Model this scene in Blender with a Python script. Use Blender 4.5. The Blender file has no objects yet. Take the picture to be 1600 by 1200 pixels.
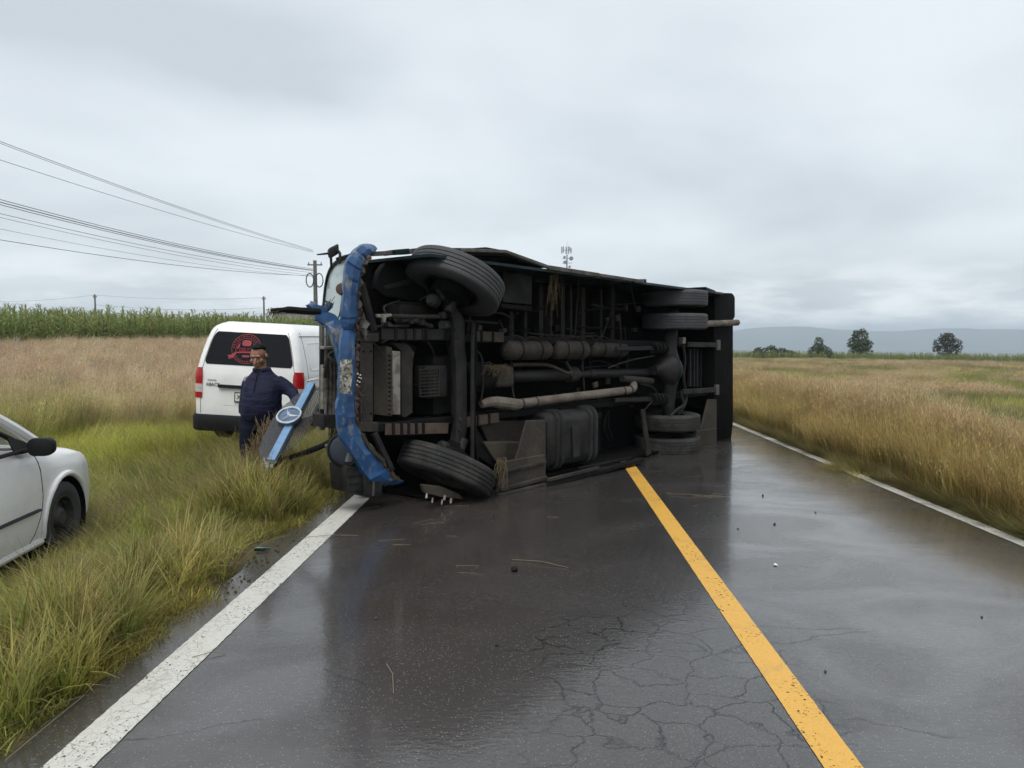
import bpy, bmesh, math, random
import numpy as np
from mathutils import Vector, Matrix, noise as mnoise

random.seed(7)
RNG = np.random.default_rng(11)
R = math.radians
SC = bpy.context.scene
COL = SC.collection

# ------------------------------------------------------------------ camera
FPX, CX, CY, HZ, CAMH = 1130.0, 800.0, 600.0, 525.0, 1.7
PITCH = math.atan((CY - HZ) / FPX)
cam_d = bpy.data.cameras.new('camera')
cam_d.sensor_width = 36.0
cam_d.lens = 36.0 * FPX / 1600.0
cam_d.clip_start = 0.05
cam_d.clip_end = 30000
cam = bpy.data.objects.new('camera', cam_d)
COL.objects.link(cam)
cam.location = (0, 0, CAMH)
cam.rotation_euler = (math.pi / 2 - PITCH, 0, 0)
SC.camera = cam

# ------------------------------------------------------------------ sky, sun, exposure
SUN_EL, SUN_AZ = R(62), R(192)          # azimuth clockwise from +Y: high behind the camera
world = bpy.data.worlds.new('World')
SC.world = world
world.use_nodes = True
wt = world.node_tree
wt.nodes.clear()
def WN(t, **kw):
    n = wt.nodes.new(t)
    for k, v in kw.items():
        setattr(n, k, v)
    return n
wo = WN('ShaderNodeOutputWorld')
sky = WN('ShaderNodeTexSky', sky_type='NISHITA')
sky.sun_disc = False
sky.sun_elevation = SUN_EL
sky.sun_rotation = SUN_AZ
sky.air_density = 1.0
sky.dust_density = 3.0
bg1 = WN('ShaderNodeBackground'); bg1.inputs['Strength'].default_value = 0.09
wt.links.new(sky.outputs[0], bg1.inputs['Color'])
tc = WN('ShaderNodeTexCoord')
sep = WN('ShaderNodeSeparateXYZ'); wt.links.new(tc.outputs['Generated'], sep.inputs[0])
def wmath(op, a, b=None, clamp=False):
    n = WN('ShaderNodeMath', operation=op); n.use_clamp = clamp
    for i, x in enumerate((a, b)):
        if x is None: continue
        if isinstance(x, (int, float)): n.inputs[i].default_value = x
        else: wt.links.new(x, n.inputs[i])
    return n.outputs[0]
zc = wmath('MAXIMUM', sep.outputs['Z'], 0.0)
den = wmath('ADD', zc, 0.16)
cx_ = wmath('DIVIDE', sep.outputs['X'], den)
cy_ = wmath('DIVIDE', sep.outputs['Y'], den)
cmb = WN('ShaderNodeCombineXYZ'); wt.links.new(cx_, cmb.inputs[0]); wt.links.new(cy_, cmb.inputs[1])
n1 = WN('ShaderNodeTexNoise'); n1.inputs['Scale'].default_value = 0.55; n1.inputs['Detail'].default_value = 4; n1.inputs['Roughness'].default_value = 0.52; n1.inputs['Distortion'].default_value = 0.25
mp = WN('ShaderNodeMapping'); mp.inputs['Location'].default_value = (3.1, 1.7, 0.0)
wt.links.new(cmb.outputs[0], mp.inputs[0]); wt.links.new(mp.outputs[0], n1.inputs['Vector'])
n2c = WN('ShaderNodeTexNoise'); n2c.inputs['Scale'].default_value = 2.6; n2c.inputs['Detail'].default_value = 4
wt.links.new(cmb.outputs[0], n2c.inputs['Vector'])
r1 = WN('ShaderNodeValToRGB')
r1.color_ramp.elements[0].position = 0.33; r1.color_ramp.elements[0].color = (0.43, 0.472, 0.508, 1)
r1.color_ramp.elements[1].position = 0.60; r1.color_ramp.elements[1].color = (0.585, 0.63, 0.665, 1)
# heavier grey cloud at the upper left, torn up by the same noise
facn = n1.outputs['Fac']
for (bx, by, br, amt) in ((-0.59, 1.88, 0.42, 0.30), (-0.92, 1.58, 0.40, 0.20)):
    vd_ = WN('ShaderNodeVectorMath', operation='DISTANCE'); wt.links.new(cmb.outputs[0], vd_.inputs[0]); vd_.inputs[1].default_value = (bx, by, 0)
    bl_ = WN('ShaderNodeMapRange', interpolation_type='SMOOTHSTEP'); bl_.inputs['From Min'].default_value = br; bl_.inputs['From Max'].default_value = 0.0; bl_.inputs['To Max'].default_value = amt
    wt.links.new(vd_.outputs['Value'], bl_.inputs['Value'])
    facn = wmath('SUBTRACT', facn, wmath('MULTIPLY', bl_.outputs[0], wmath('MULTIPLY', n2c.outputs[0], 1.6)))
wt.links.new(facn, r1.inputs[0])
# low bank of brighter cloud hugging the horizon
n2 = WN('ShaderNodeTexNoise'); n2.inputs['Scale'].default_value = 5.0; n2.inputs['Detail'].default_value = 5; n2.inputs['Roughness'].default_value = 0.6
mp2 = WN('ShaderNodeMapping'); mp2.inputs['Scale'].default_value = (1, 1, 4.5); mp2.inputs['Location'].default_value = (0.35, 0.0, 0.2)
wt.links.new(tc.outputs['Generated'], mp2.inputs[0]); wt.links.new(mp2.outputs[0], n2.inputs['Vector'])
band = WN('ShaderNodeMapRange'); band.inputs['From Min'].default_value = 0.10; band.inputs['From Max'].default_value = 0.015
wt.links.new(sep.outputs['Z'], band.inputs['Value'])
puff = WN('ShaderNodeMapRange'); puff.inputs['From Min'].default_value = 0.46; puff.inputs['From Max'].default_value = 0.60
wt.links.new(n2.outputs['Fac'], puff.inputs['Value'])
bm_ = wmath('MULTIPLY', band.outputs[0], puff.outputs[0], True)
bm2 = wmath('MULTIPLY', bm_, 0.9)
mixc = WN('ShaderNodeMix', data_type='RGBA')
wt.links.new(bm2, mixc.inputs[0]); wt.links.new(r1.outputs[0], mixc.inputs[6]); mixc.inputs[7].default_value = (0.86, 0.90, 0.91, 1)
bg2 = WN('ShaderNodeBackground'); bg2.inputs['Strength'].default_value = 1.0
wt.links.new(mixc.outputs[2], bg2.inputs['Color'])
mixs = WN('ShaderNodeMixShader'); mixs.inputs[0].default_value = 0.93
wt.links.new(bg1.outputs[0], mixs.inputs[1]); wt.links.new(bg2.outputs[0], mixs.inputs[2])
wt.links.new(mixs.outputs[0], wo.inputs['Surface'])

sun_d = bpy.data.lights.new('sun', 'SUN')
sun_d.energy = 1.5
sun_d.angle = R(40)
sun_d.color = (1.0, 0.97, 0.93)
sun = bpy.data.objects.new('sun', sun_d)
COL.objects.link(sun)
sdir = Vector((math.sin(SUN_AZ) * math.cos(SUN_EL), math.cos(SUN_AZ) * math.cos(SUN_EL), math.sin(SUN_EL)))
sun.rotation_euler = sdir.to_track_quat('Z', 'Y').to_euler()

SC.view_settings.view_transform = 'Standard'
SC.view_settings.look = 'None'
SC.view_settings.exposure = 0.60
SC.view_settings.gamma = 1.0
SC.view_settings.use_curve_mapping = False
SC.render.engine = 'CYCLES'
SC.cycles.use_denoising = True
SC.cycles.max_bounces = 6
SC.cycles.diffuse_bounces = 4
SC.cycles.glossy_bounces = 3
SC.cycles.transmission_bounces = 3
SC.cycles.use_light_tree = False
SC.cycles.use_adaptive_sampling = True
SC.cycles.adaptive_threshold = 0.025
SC.cycles.transparent_max_bounces = 16
SC.cycles.sample_clamp_indirect = 6.0

# ------------------------------------------------------------------ picture -> place
CR = Matrix.Rotation(math.pi / 2 - PITCH, 3, 'X')
def ray(px, py):
    return CR @ Vector(((px - CX) / FPX, -(py - CY) / FPX, -1.0))
def gp(px, py, z=0.0):
    d = ray(px, py); t = (z - CAMH) / d.z
    return Vector((d.x * t, d.y * t, z))
def at(px, py, Y):
    d = ray(px, py); t = Y / d.y
    return Vector((d.x * t, Y, CAMH + d.z * t))

# ------------------------------------------------------------------ materials
def new_mat(name):
    m = bpy.data.materials.new(name); m.use_nodes = True
    return m, m.node_tree, m.node_tree.nodes['Principled BSDF']
def ND(nt, t, **kw):
    n = nt.nodes.new(t)
    for k, v in kw.items(): setattr(n, k, v)
    return n
def c4(c): return (c[0], c[1], c[2], 1.0)
def noise_fac(nt, scale, detail=5, lo=0.4, hi=0.6, rough=0.55, dist=0.0, vec='Object', mscale=None):
    t = ND(nt, 'ShaderNodeTexCoord'); n = ND(nt, 'ShaderNodeTexNoise')
    n.inputs['Scale'].default_value = scale; n.inputs['Detail'].default_value = detail
    n.inputs['Roughness'].default_value = rough; n.inputs['Distortion'].default_value = dist
    src = t.outputs[vec]
    if mscale:
        mpn = ND(nt, 'ShaderNodeMapping'); mpn.inputs['Scale'].default_value = mscale
        nt.links.new(src, mpn.inputs[0]); src = mpn.outputs[0]
    nt.links.new(src, n.inputs['Vector'])
    mr = ND(nt, 'ShaderNodeMapRange'); mr.inputs['From Min'].default_value = lo; mr.inputs['From Max'].default_value = hi
    nt.links.new(n.outputs['Fac'], mr.inputs['Value'])
    return mr.outputs[0], n.outputs['Fac']
def mixrgb(nt, fac, a, b):
    m = ND(nt, 'ShaderNodeMix', data_type='RGBA')
    for i, x in ((0, fac), (6, a), (7, b)):
        if hasattr(x, 'is_linked'): nt.links.new(x, m.inputs[i])
        elif isinstance(x, (int, float)): m.inputs[i].default_value = x
        else: m.inputs[i].default_value = c4(x)
    return m.outputs[2]
def mth(nt, op, a, b=0.0, clamp=False):
    n = ND(nt, 'ShaderNodeMath', operation=op); n.use_clamp = clamp
    for i, x in enumerate((a, b)):
        if isinstance(x, (int, float)): n.inputs[i].default_value = x
        else: nt.links.new(x, n.inputs[i])
    return n.outputs[0]
def add_bump(nt, bsdf, h, strength=0.3, dist=0.01):
    b = ND(nt, 'ShaderNodeBump'); b.inputs['Strength'].default_value = strength; b.inputs['Distance'].default_value = dist
    nt.links.new(h, b.inputs['Height']); nt.links.new(b.outputs[0], bsdf.inputs['Normal'])
    return b
def grime(name, base, dirt, scale=6.0, lo=0.42, hi=0.62, rough=0.6, metal=0.0, bump=0.25, rough2=None, spec=0.4, dist=0.006):
    """base colour broken up by dirt, with grain"""
    m, nt, b = new_mat(name)
    f, raw = noise_fac(nt, scale, 5, lo, hi, 0.62, 0.4)
    f2, raw2 = noise_fac(nt, scale * 9, 3, 0.3, 0.7)
    col = mixrgb(nt, f, base, dirt)
    dk = tuple(x * 0.72 for x in base)
    col = mixrgb(nt, mth(nt, 'MULTIPLY', f2, 0.35), col, dk)
    f3, raw3 = noise_fac(nt, scale * 16, 2, 0.64, 0.70)
    col = mixrgb(nt, mth(nt, 'MULTIPLY', f3, 0.30), col, tuple(min(0.5, x*2.6+0.02) for x in dirt))
    nt.links.new(col, b.inputs['Base Color'])
    rr = ND(nt, 'ShaderNodeMapRange'); rr.inputs['To Min'].default_value = rough; rr.inputs['To Max'].default_value = rough2 if rough2 is not None else min(1, rough + 0.25)
    nt.links.new(f, rr.inputs['Value']); nt.links.new(rr.outputs[0], b.inputs['Roughness'])
    b.inputs['Metallic'].default_value = metal
    b.inputs['Specular IOR Level'].default_value = spec
    if bump: add_bump(nt, b, raw2, bump, dist)
    return m
def plain(name, col, rough=0.5, metal=0.0, spec=0.5, coat=0.0):
    m, nt, b = new_mat(name)
    f, raw = noise_fac(nt, 14, 4, 0.3, 0.7)
    nt.links.new(mixrgb(nt, f, tuple(x * 0.9 for x in col), tuple(min(1, x * 1.06) for x in col)), b.inputs['Base Color'])
    b.inputs['Roughness'].default_value = rough; b.inputs['Metallic'].default_value = metal
    b.inputs['Specular IOR Level'].default_value = spec; b.inputs['Coat Weight'].default_value = coat
    return m

# ------------------------------------------------------------------ mesh building
def smooth_mesh(me, ang=35):
    me.shade_smooth()
    me.set_sharp_from_angle(angle=R(ang))
class MB:
    def __init__(s): s.v = []; s.f = []
    def quad_box(s, P):            # 8 points: bottom 4 then top 4
        b = len(s.v); s.v += [tuple(p) for p in P]
        s.f += [(b, b+3, b+2, b+1), (b+4, b+5, b+6, b+7)] + [(b+i, b+(i+1) % 4, b+4+(i+1) % 4, b+4+i) for i in range(4)]
        return s
    def box(s, c, size, rot=None):
        c = Vector(c); h = Vector(size) / 2; rot = rot or Matrix.Identity(3)
        P = [c + rot @ Vector((x*h.x, y*h.y, z*h.z)) for z in (-1, 1) for x, y in ((-1,-1),(1,-1),(1,1),(-1,1))]
        return s.quad_box(P)
    def bar(s, a, b, w, t, up=(0,0,1)):     # rectangular bar a->b
        a = Vector(a); b = Vector(b); d = (b-a).normalized(); u = Vector(up); sd = d.cross(u)
        if sd.length < 1e-4: sd = d.cross(Vector((1,0,0)))
        sd.normalize(); u = sd.cross(d)
        P = []
        for p in (a, b):
            P += [p - sd*w/2 - u*t/2, p + sd*w/2 - u*t/2, p + sd*w/2 + u*t/2, p - sd*w/2 + u*t/2]
        return s.quad_box(P)
    def prism(s, poly, off):
        b = len(s.v); n = len(poly); off = Vector(off)
        s.v += [tuple(p) for p in poly] + [tuple(Vector(p)+off) for p in poly]
        s.f += [tuple(b+i for i in range(n)), tuple(b+n+i for i in reversed(range(n)))]
        s.f += [(b+i, b+n+i, b+n+(i+1) % n, b+(i+1) % n) for i in range(n)]
        return s
    def tube(s, path, r, n=10, cap=True, flat=1.0):
        path = [Vector(p) for p in path]; m = len(path)
        rs = r if isinstance(r, (list, tuple)) else [r]*m
        b = len(s.v); ref = None
        for i, p in enumerate(path):
            d = (path[min(i+1, m-1)] - path[max(i-1, 0)]).normalized()
            if ref is None:
                ref = d.orthogonal().normalized() if abs(d.z) > 0.9 else d.cross(Vector((0,0,1))).normalized()
            ref = (ref - d*ref.dot(d)).normalized(); q = d.cross(ref)
            for k in range(n):
                a = 2*math.pi*k/n
                s.v.append(tuple(p + ref*math.cos(a)*rs[i] + q*math.sin(a)*rs[i]*flat))
        for i in range(m-1):
            for k in range(n):
                s.f.append((b+i*n+k, b+i*n+(k+1) % n, b+(i+1)*n+(k+1) % n, b+(i+1)*n+k))
        if cap:
            s.f.append(tuple(b+k for k in reversed(range(n)))); s.f.append(tuple(b+(m-1)*n+k for k in range(n)))
        return s
    def lathe(s, prof, c, axis, n=32, closed=False):     # prof: (radius, height along axis)
        c = Vector(c); ax = Vector(axis).normalized(); e1 = ax.orthogonal().normalized(); e2 = ax.cross(e1)
        b = len(s.v); m = len(prof)
        for k in range(n):
            a = 2*math.pi*k/n; rd = e1*math.cos(a) + e2*math.sin(a)
            for (r, h) in prof: s.v.append(tuple(c + ax*h + rd*r))
        for k in range(n):
            for i in range(m if closed else m-1):
                j = (i+1) % m; k2 = (k+1) % n
                s.f.append((b+k*m+i, b+k2*m+i, b+k2*m+j, b+k*m+j))
        return s
    def loft(s, rings, cap=True, close=True):
        b = len(s.v); n = len(rings[0])
        for r_ in rings: s.v += [tuple(p) for p in r_]
        for i in range(len(rings)-1):
            for k in range(n if close else n-1):
                s.f.append((b+i*n+k, b+i*n+(k+1) % n, b+(i+1)*n+(k+1) % n, b+(i+1)*n+k))
        if cap:
            s.f.append(tuple(b+k for k in reversed(range(n)))); s.f.append(tuple(b+(len(rings)-1)*n+k for k in range(n)))
        return s
    def grid(s, fn, nu, nv):
        b = len(s.v)
        for i in range(nu+1):
            for j in range(nv+1): s.v.append(tuple(fn(i/nu, j/nv)))
        for i in range(nu):
            for j in range(nv):
                q = b+i*(nv+1)+j
                s.f.append((q, q+nv+1, q+nv+2, q+1))
        return s
    def mesh(s, name, bevel=0, seg=1, ang=35, solid=0, wob=0, fix=True):
        me = bpy.data.meshes.new(name); me.from_pydata(s.v, [], s.f)
        bm = bmesh.new(); bm.from_mesh(me)
        if solid: bmesh.ops.solidify(bm, geom=bm.faces[:], thickness=solid)
        if fix: bmesh.ops.recalc_face_normals(bm, faces=bm.faces[:])
        if bevel:
            es = [e for e in bm.edges if len(e.link_faces) == 2 and e.calc_face_angle(0) > R(30)]
            bmesh.ops.bevel(bm, geom=es, offset=bevel, segments=seg, affect='EDGES', profile=0.5, clamp_overlap=True)
        if wob:
            for v in bm.verts:
                v.co += Vector(mnoise.noise_vector(v.co*3.0))*wob
        bm.to_mesh(me); bm.free()
        smooth_mesh(me, ang)
        return me
    def obj(s, name, mat, parent=None, **kw):
        return link(name, s.mesh(name, **kw), mat, parent)
def link(name, me, mat, parent=None):
    o = bpy.data.objects.new(name, me); COL.objects.link(o)
    if mat is not None and not me.materials: me.materials.append(mat)
    if parent is not None: o.parent = parent
    return o
def tag(o, label, cat, group=None):
    o['label'] = label; o['category'] = cat
    if group: o['group'] = group
    return o
def empty(name, loc=(0,0,0), rz=0):
    o = bpy.data.objects.new(name, None); COL.objects.link(o)
    o.location = loc; o.rotation_euler = (0, 0, rz); o.empty_display_size = 0.2
    return o
def kind(o, k): o['kind'] = k; return o
def copy_tree(o, parent=None):
    c = o.copy(); COL.objects.link(c); c.parent = parent
    for ch in list(o.children): copy_tree(ch, c)
    return c
def vnoise(x, y, s, seed=0.0):
    """cheap smooth 2D value noise, numpy arrays, 0..1"""
    x = np.asarray(x, float)*s + seed*17.3; y = np.asarray(y, float)*s + seed*31.7
    xi = np.floor(x); yi = np.floor(y); fx = x-xi; fy = y-yi
    fx = fx*fx*(3-2*fx); fy = fy*fy*(3-2*fy)
    def h(a, b):
        q = np.sin(a*127.1 + b*311.7)*43758.5453
        return q - np.floor(q)
    return (h(xi,yi)*(1-fx)+h(xi+1,yi)*fx)*(1-fy) + (h(xi,yi+1)*(1-fx)+h(xi+1,yi+1)*fx)*fy
def fbm(x, y, s, seed=0.0):
    return 0.55*vnoise(x, y, s, seed) + 0.3*vnoise(x, y, s*2.1, seed+1) + 0.15*vnoise(x, y, s*4.3, seed+2)

# ------------------------------------------------------------------ road geometry
def lin(a, b):
    k = (b.x-a.x)/(b.y-a.y)
    return lambda Y: a.x + (Y-a.y)*k
LEFT = lin(gp(105, 1200), gp(545, 795))
MID = lin(gp(1318, 1200), gp(990, 737))
RIGHT = lin(gp(1600, 850), gp(1150, 664))
def sstep(x, a, b):
    t = np.clip((np.asarray(x, float)-a)/(b-a), 0, 1)
    return t*t*(3-2*t)
def edge_l(Y):
    Y = np.asarray(Y, float)
    return LEFT(Y) - 0.36 + 0.16*(fbm(Y, Y*0+3.0, 1.3, 2)-0.5) + 0.06*(vnoise(Y, Y*0, 7.0, 5)-0.5)
def edge_r(Y):
    Y = np.asarray(Y, float)
    return RIGHT(Y) + 0.20 + 0.08*(fbm(Y, Y*0+9.0, 1.1, 4)-0.5)
def ground_z(X, Y):
    X = np.asarray(X, float); Y = np.asarray(Y, float)
    el = LEFT(Y) - 0.36 - X; er = X - RIGHT(Y) - 0.2
    z = np.full(np.broadcast(X, Y).shape, -0.02)
    # left: shallow dip, then the field climbs towards the maize
    zl = -0.13*sstep(el, 0.4, 1.8) + 1.0*sstep(Y, 13, 38)*sstep(el, 2.0, 9.0) + 0.06*(fbm(X, Y, 0.5, 7)-0.5)*sstep(el, 0.3, 1.5)
    zr = -0.55*sstep(er, 1.0, 3.6) - 0.012*np.clip(er-2.0, 0, 90) - 0.014*np.clip(Y-15, 0, 110)*sstep(er, 2, 12) + 0.10*(fbm(X, Y, 0.3, 3)-0.5)*sstep(er, 0.6, 3)
    z = z + np.where(el > 0, zl, 0) + np.where(er > 0, zr, 0)
    far = sstep(np.hypot(X, Y), 130, 600)
    return z*(1-far) + far*(-3.5) - 75.0*sstep(np.hypot(X, Y), 150, 1600)

# ================================================================== GROUND AND ROAD
def axis_pts(lo, hi, fine, k=1.22, far=9000):
    mid = list(np.arange(lo, hi+1e-6, fine)); s = fine; a = [lo]
    while a[-1] > -far: s *= k; a.append(a[-1]-s)
    s = fine; b = [hi]
    while b[-1] < far: s *= k; b.append(b[-1]+s)
    return np.array(a[::-1][:-1] + mid + b[1:])
gx = axis_pts(-14, 14, 0.3); gy = axis_pts(-4, 40, 0.4)
GX, GY = np.meshgrid(gx, gy, indexing='ij')
GZ = ground_z(GX, GY)
nx, ny = GX.shape
idx = np.arange(nx*ny).reshape(nx, ny)
gf = np.stack([idx[:-1,:-1], idx[1:,:-1], idx[1:,1:], idx[:-1,1:]], -1).reshape(-1, 4)
me = bpy.data.meshes.new('ground'); me.from_pydata(np.stack([GX, GY, GZ], -1).reshape(-1, 3).tolist(), [], gf.tolist()); me.shade_smooth()
m_ground, nt, b = new_mat('soil')
f, raw = noise_fac(nt, 0.9, 8, 0.4, 0.62)
f2, raw2 = noise_fac(nt, 30, 5, 0.3, 0.7)
c = mixrgb(nt, f, (0.085, 0.075, 0.036), (0.125, 0.098, 0.050))
c = mixrgb(nt, mth(nt, 'MULTIPLY', f2, 0.5), c, (0.055, 0.046, 0.028))
nt.links.new(c, b.inputs['Base Color']); b.inputs['Roughness'].default_value = 0.95; b.inputs['Specular IOR Level'].default_value = 0.1
add_bump(nt, b, raw2, 0.6, 0.03)
kind(link('ground', me, m_ground), 'structure')

# asphalt
ys = np.concatenate([np.arange(-6, 16, 0.08), np.arange(16, 40, 0.5), np.arange(40, 160, 4)])
rows = []
for Y in ys:
    a, c_ = float(edge_l(Y)), float(edge_r(Y))
    rows.append([(a, Y, -0.022), (a+0.03, Y, 0.0)] + [(a+0.03+(c_-a-0.06)*t, Y, 0.0) for t in (0.2, 0.4, 0.6, 0.8)] + [(c_-0.03, Y, 0.0), (c_, Y, -0.022)])
rb = MB(); rb.loft(rows, cap=False, close=False)
m_road, nt, b = new_mat('wet_asphalt')
tcn = ND(nt, 'ShaderNodeTexCoord')
def vor(scale, feature='DISTANCE_TO_EDGE', src=None, rnd=1.0):
    v = ND(nt, 'ShaderNodeTexVoronoi', feature=feature); v.inputs['Scale'].default_value = scale; v.inputs['Randomness'].default_value = rnd
    nt.links.new(src if src is not None else tcn.outputs['Object'], v.inputs['Vector']); return v
def warp(scale, amt):
    n = ND(nt, 'ShaderNodeTexNoise'); n.inputs['Scale'].default_value = scale; n.inputs['Detail'].default_value = 6
    nt.links.new(tcn.outputs['Object'], n.inputs['Vector'])
    s = ND(nt, 'ShaderNodeVectorMath', operation='SUBTRACT'); nt.links.new(n.outputs['Color'], s.inputs[0]); s.inputs[1].default_value = (0.5,)*3
    k = ND(nt, 'ShaderNodeVectorMath', operation='SCALE'); nt.links.new(s.outputs[0], k.inputs[0]); k.inputs['Scale'].default_value = amt
    a = ND(nt, 'ShaderNodeVectorMath', operation='ADD'); nt.links.new(tcn.outputs['Object'], a.inputs[0]); nt.links.new(k.outputs[0], a.inputs[1])
    return a.outputs[0]
wv = warp(2.5, 0.5)
stretch = ND(nt, 'ShaderNodeMapping'); stretch.inputs['Scale'].default_value = (1.0, 1.35, 1.0); nt.links.new(wv, stretch.inputs[0])
vc = vor(3.3, src=stretch.outputs[0])
crk = ND(nt, 'ShaderNodeMapRange'); crk.inputs['From Min'].default_value = 0.0; crk.inputs['From Max'].default_value = 0.028
crk.inputs['To Min'].default_value = 1.0; crk.inputs['To Max'].default_value = 0.0
nt.links.new(vc.outputs['Distance'], crk.inputs['Value'])
# where the surface has broken up: a worn patch left of the yellow line
sx = ND(nt, 'ShaderNodeSeparateXYZ'); nt.links.new(tcn.outputs['Object'], sx.inputs[0])
pc = gp(1050, 1080)
dx = mth(nt, 'DIVIDE', mth(nt, 'SUBTRACT', sx.outputs[0], pc.x - 0.05), 0.70); dy = mth(nt, 'DIVIDE', mth(nt, 'SUBTRACT', sx.outputs[1], pc.y), 1.25)
rad = mth(nt, 'SQRT', mth(nt, 'ADD', mth(nt, 'MULTIPLY', dx, dx), mth(nt, 'MULTIPLY', dy, dy)))
npx, npraw = noise_fac(nt, 2.2, 4, 0.0, 1.0)
rad = mth(nt, 'ADD', rad, mth(nt, 'MULTIPLY', npraw, 0.7))
pm = ND(nt, 'ShaderNodeMapRange'); pm.inputs['From Min'].default_value = 1.55; pm.inputs['From Max'].default_value = 1.15
nt.links.new(rad, pm.inputs['Value'])
bk, bkr = noise_fac(nt, 1.7, 5, 0.47, 0.53)
crack = mth(nt, 'MULTIPLY', crk.outputs[0], mth(nt, 'MULTIPLY', pm.outputs[0], mth(nt, 'ADD', mth(nt, 'MULTIPLY', bk, 0.5), 0.5)))
# a few long transverse cracks anywhere
st2 = ND(nt, 'ShaderNodeMapping'); st2.inputs['Scale'].default_value = (0.35, 1.0, 1.0); nt.links.new(warp(1.2, 0.5), st2.inputs[0])
vc2 = vor(0.9, src=st2.outputs[0])
cr2 = ND(nt, 'ShaderNodeMapRange'); cr2.inputs['From Max'].default_value = 0.006; cr2.inputs['To Min'].default_value = 1.0; cr2.inputs['To Max'].default_value = 0.0
nt.links.new(vc2.outputs['Distance'], cr2.inputs['Value'])
g3, g3r = noise_fac(nt, 0.8, 3, 0.56, 0.62)
crack = mth(nt, 'MAXIMUM', crack, mth(nt, 'MULTIPLY', cr2.outputs[0], mth(nt, 'MULTIPLY', g3, 0.7)))
# stones in the mix
vs = vor(115, 'F1')
stone = ND(nt, 'ShaderNodeMapRange'); stone.inputs['From Min'].default_value = 0.45; stone.inputs['From Max'].default_value = 0.1
nt.links.new(vs.outputs['Distance'], stone.inputs['Value'])
sepc = ND(nt, 'ShaderNodeSeparateColor'); nt.links.new(vs.outputs['Color'], sepc.inputs[0])
pale = mth(nt, 'MULTIPLY', mth(nt, 'GREATER_THAN', sepc.outputs[0], 0.87), stone.outputs[0])
big, bigr = noise_fac(nt, 0.55, 6, 0.38, 0.62, 0.6, 0.6)
col = mixrgb(nt, big, (0.036, 0.034, 0.033), (0.052, 0.048, 0.046))
rus, rusr = noise_fac(nt, 0.9, 5, 0.52, 0.68)
dx2 = mth(nt, 'SUBTRACT', 1.0, mth(nt, 'DIVIDE', mth(nt, 'ABSOLUTE', mth(nt, 'ADD', sx.outputs[0], 0.7)), 2.0), True)
col = mixrgb(nt, mth(nt, 'MULTIPLY', mth(nt, 'ADD', mth(nt, 'MULTIPLY', rus, 0.5), 0.2), dx2), col, (0.058, 0.040, 0.028))
col = mixrgb(nt, mth(nt, 'MULTIPLY', pale, 0.8), col, (0.30, 0.28, 0.26))
col = mixrgb(nt, crack, col, (0.006, 0.006, 0.006))
nt.links.new(col, b.inputs['Base Color'])
# water film: glassy where it pools, satin where it has drained
wet, wetr = noise_fac(nt, 0.75, 5, 0.40, 0.60, 0.6, 0.8, mscale=(1.0, 1.6, 1.0))
dry = mth(nt, 'MULTIPLY', pm.outputs[0], 0.6)
rgh = ND(nt, 'ShaderNodeMapRange'); rgh.inputs['To Min'].default_value = 0.28; rgh.inputs['To Max'].default_value = 0.16
nt.links.new(mth(nt, 'SUBTRACT', wet, dry, True), rgh.inputs['Value']); nt.links.new(rgh.outputs[0], b.inputs['Roughness'])
b.inputs['Specular IOR Level'].default_value = 0.30
nt.links.new(mth(nt, 'ADD', mth(nt, 'MULTIPLY', mth(nt, 'SUBTRACT', wet, dry, True), 0.30), 0.66), b.inputs['Coat Weight'])
b.inputs['Coat IOR'].default_value = 1.65; b.inputs['Coat Roughness'].default_value = 0.065
cbp = ND(nt, 'ShaderNodeBump'); cbp.inputs['Strength'].default_value = 0.16; cbp.inputs['Distance'].default_value = 0.004
# relief: stones, small ripples, cracks
nf, nfr = noise_fac(nt, 240, 3, 0, 1)
rip, ripr = noise_fac(nt, 26, 4, 0, 1, mscale=(0.6, 1.5, 1.0))
hgt = mth(nt, 'ADD', mth(nt, 'MULTIPLY', stone.outputs[0], mth(nt, 'SUBTRACT', 0.42, mth(nt, 'MULTIPLY', wet, 0.30))), mth(nt, 'MULTIPLY', nfr, 0.18))
hgt = mth(nt, 'ADD', hgt, mth(nt, 'MULTIPLY', ripr, 0.65))
nt.links.new(mth(nt, 'ADD', ripr, mth(nt, 'MULTIPLY', stone.outputs[0], 0.22)), cbp.inputs['Height']); nt.links.new(cbp.outputs[0], b.inputs['Coat Normal'])
hgt = mth(nt, 'SUBTRACT', hgt, mth(nt, 'MULTIPLY', crack, 2.5))
add_bump(nt, b, hgt, 0.8, 0.005)
kind(rb.obj('road', m_road), 'structure')

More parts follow.
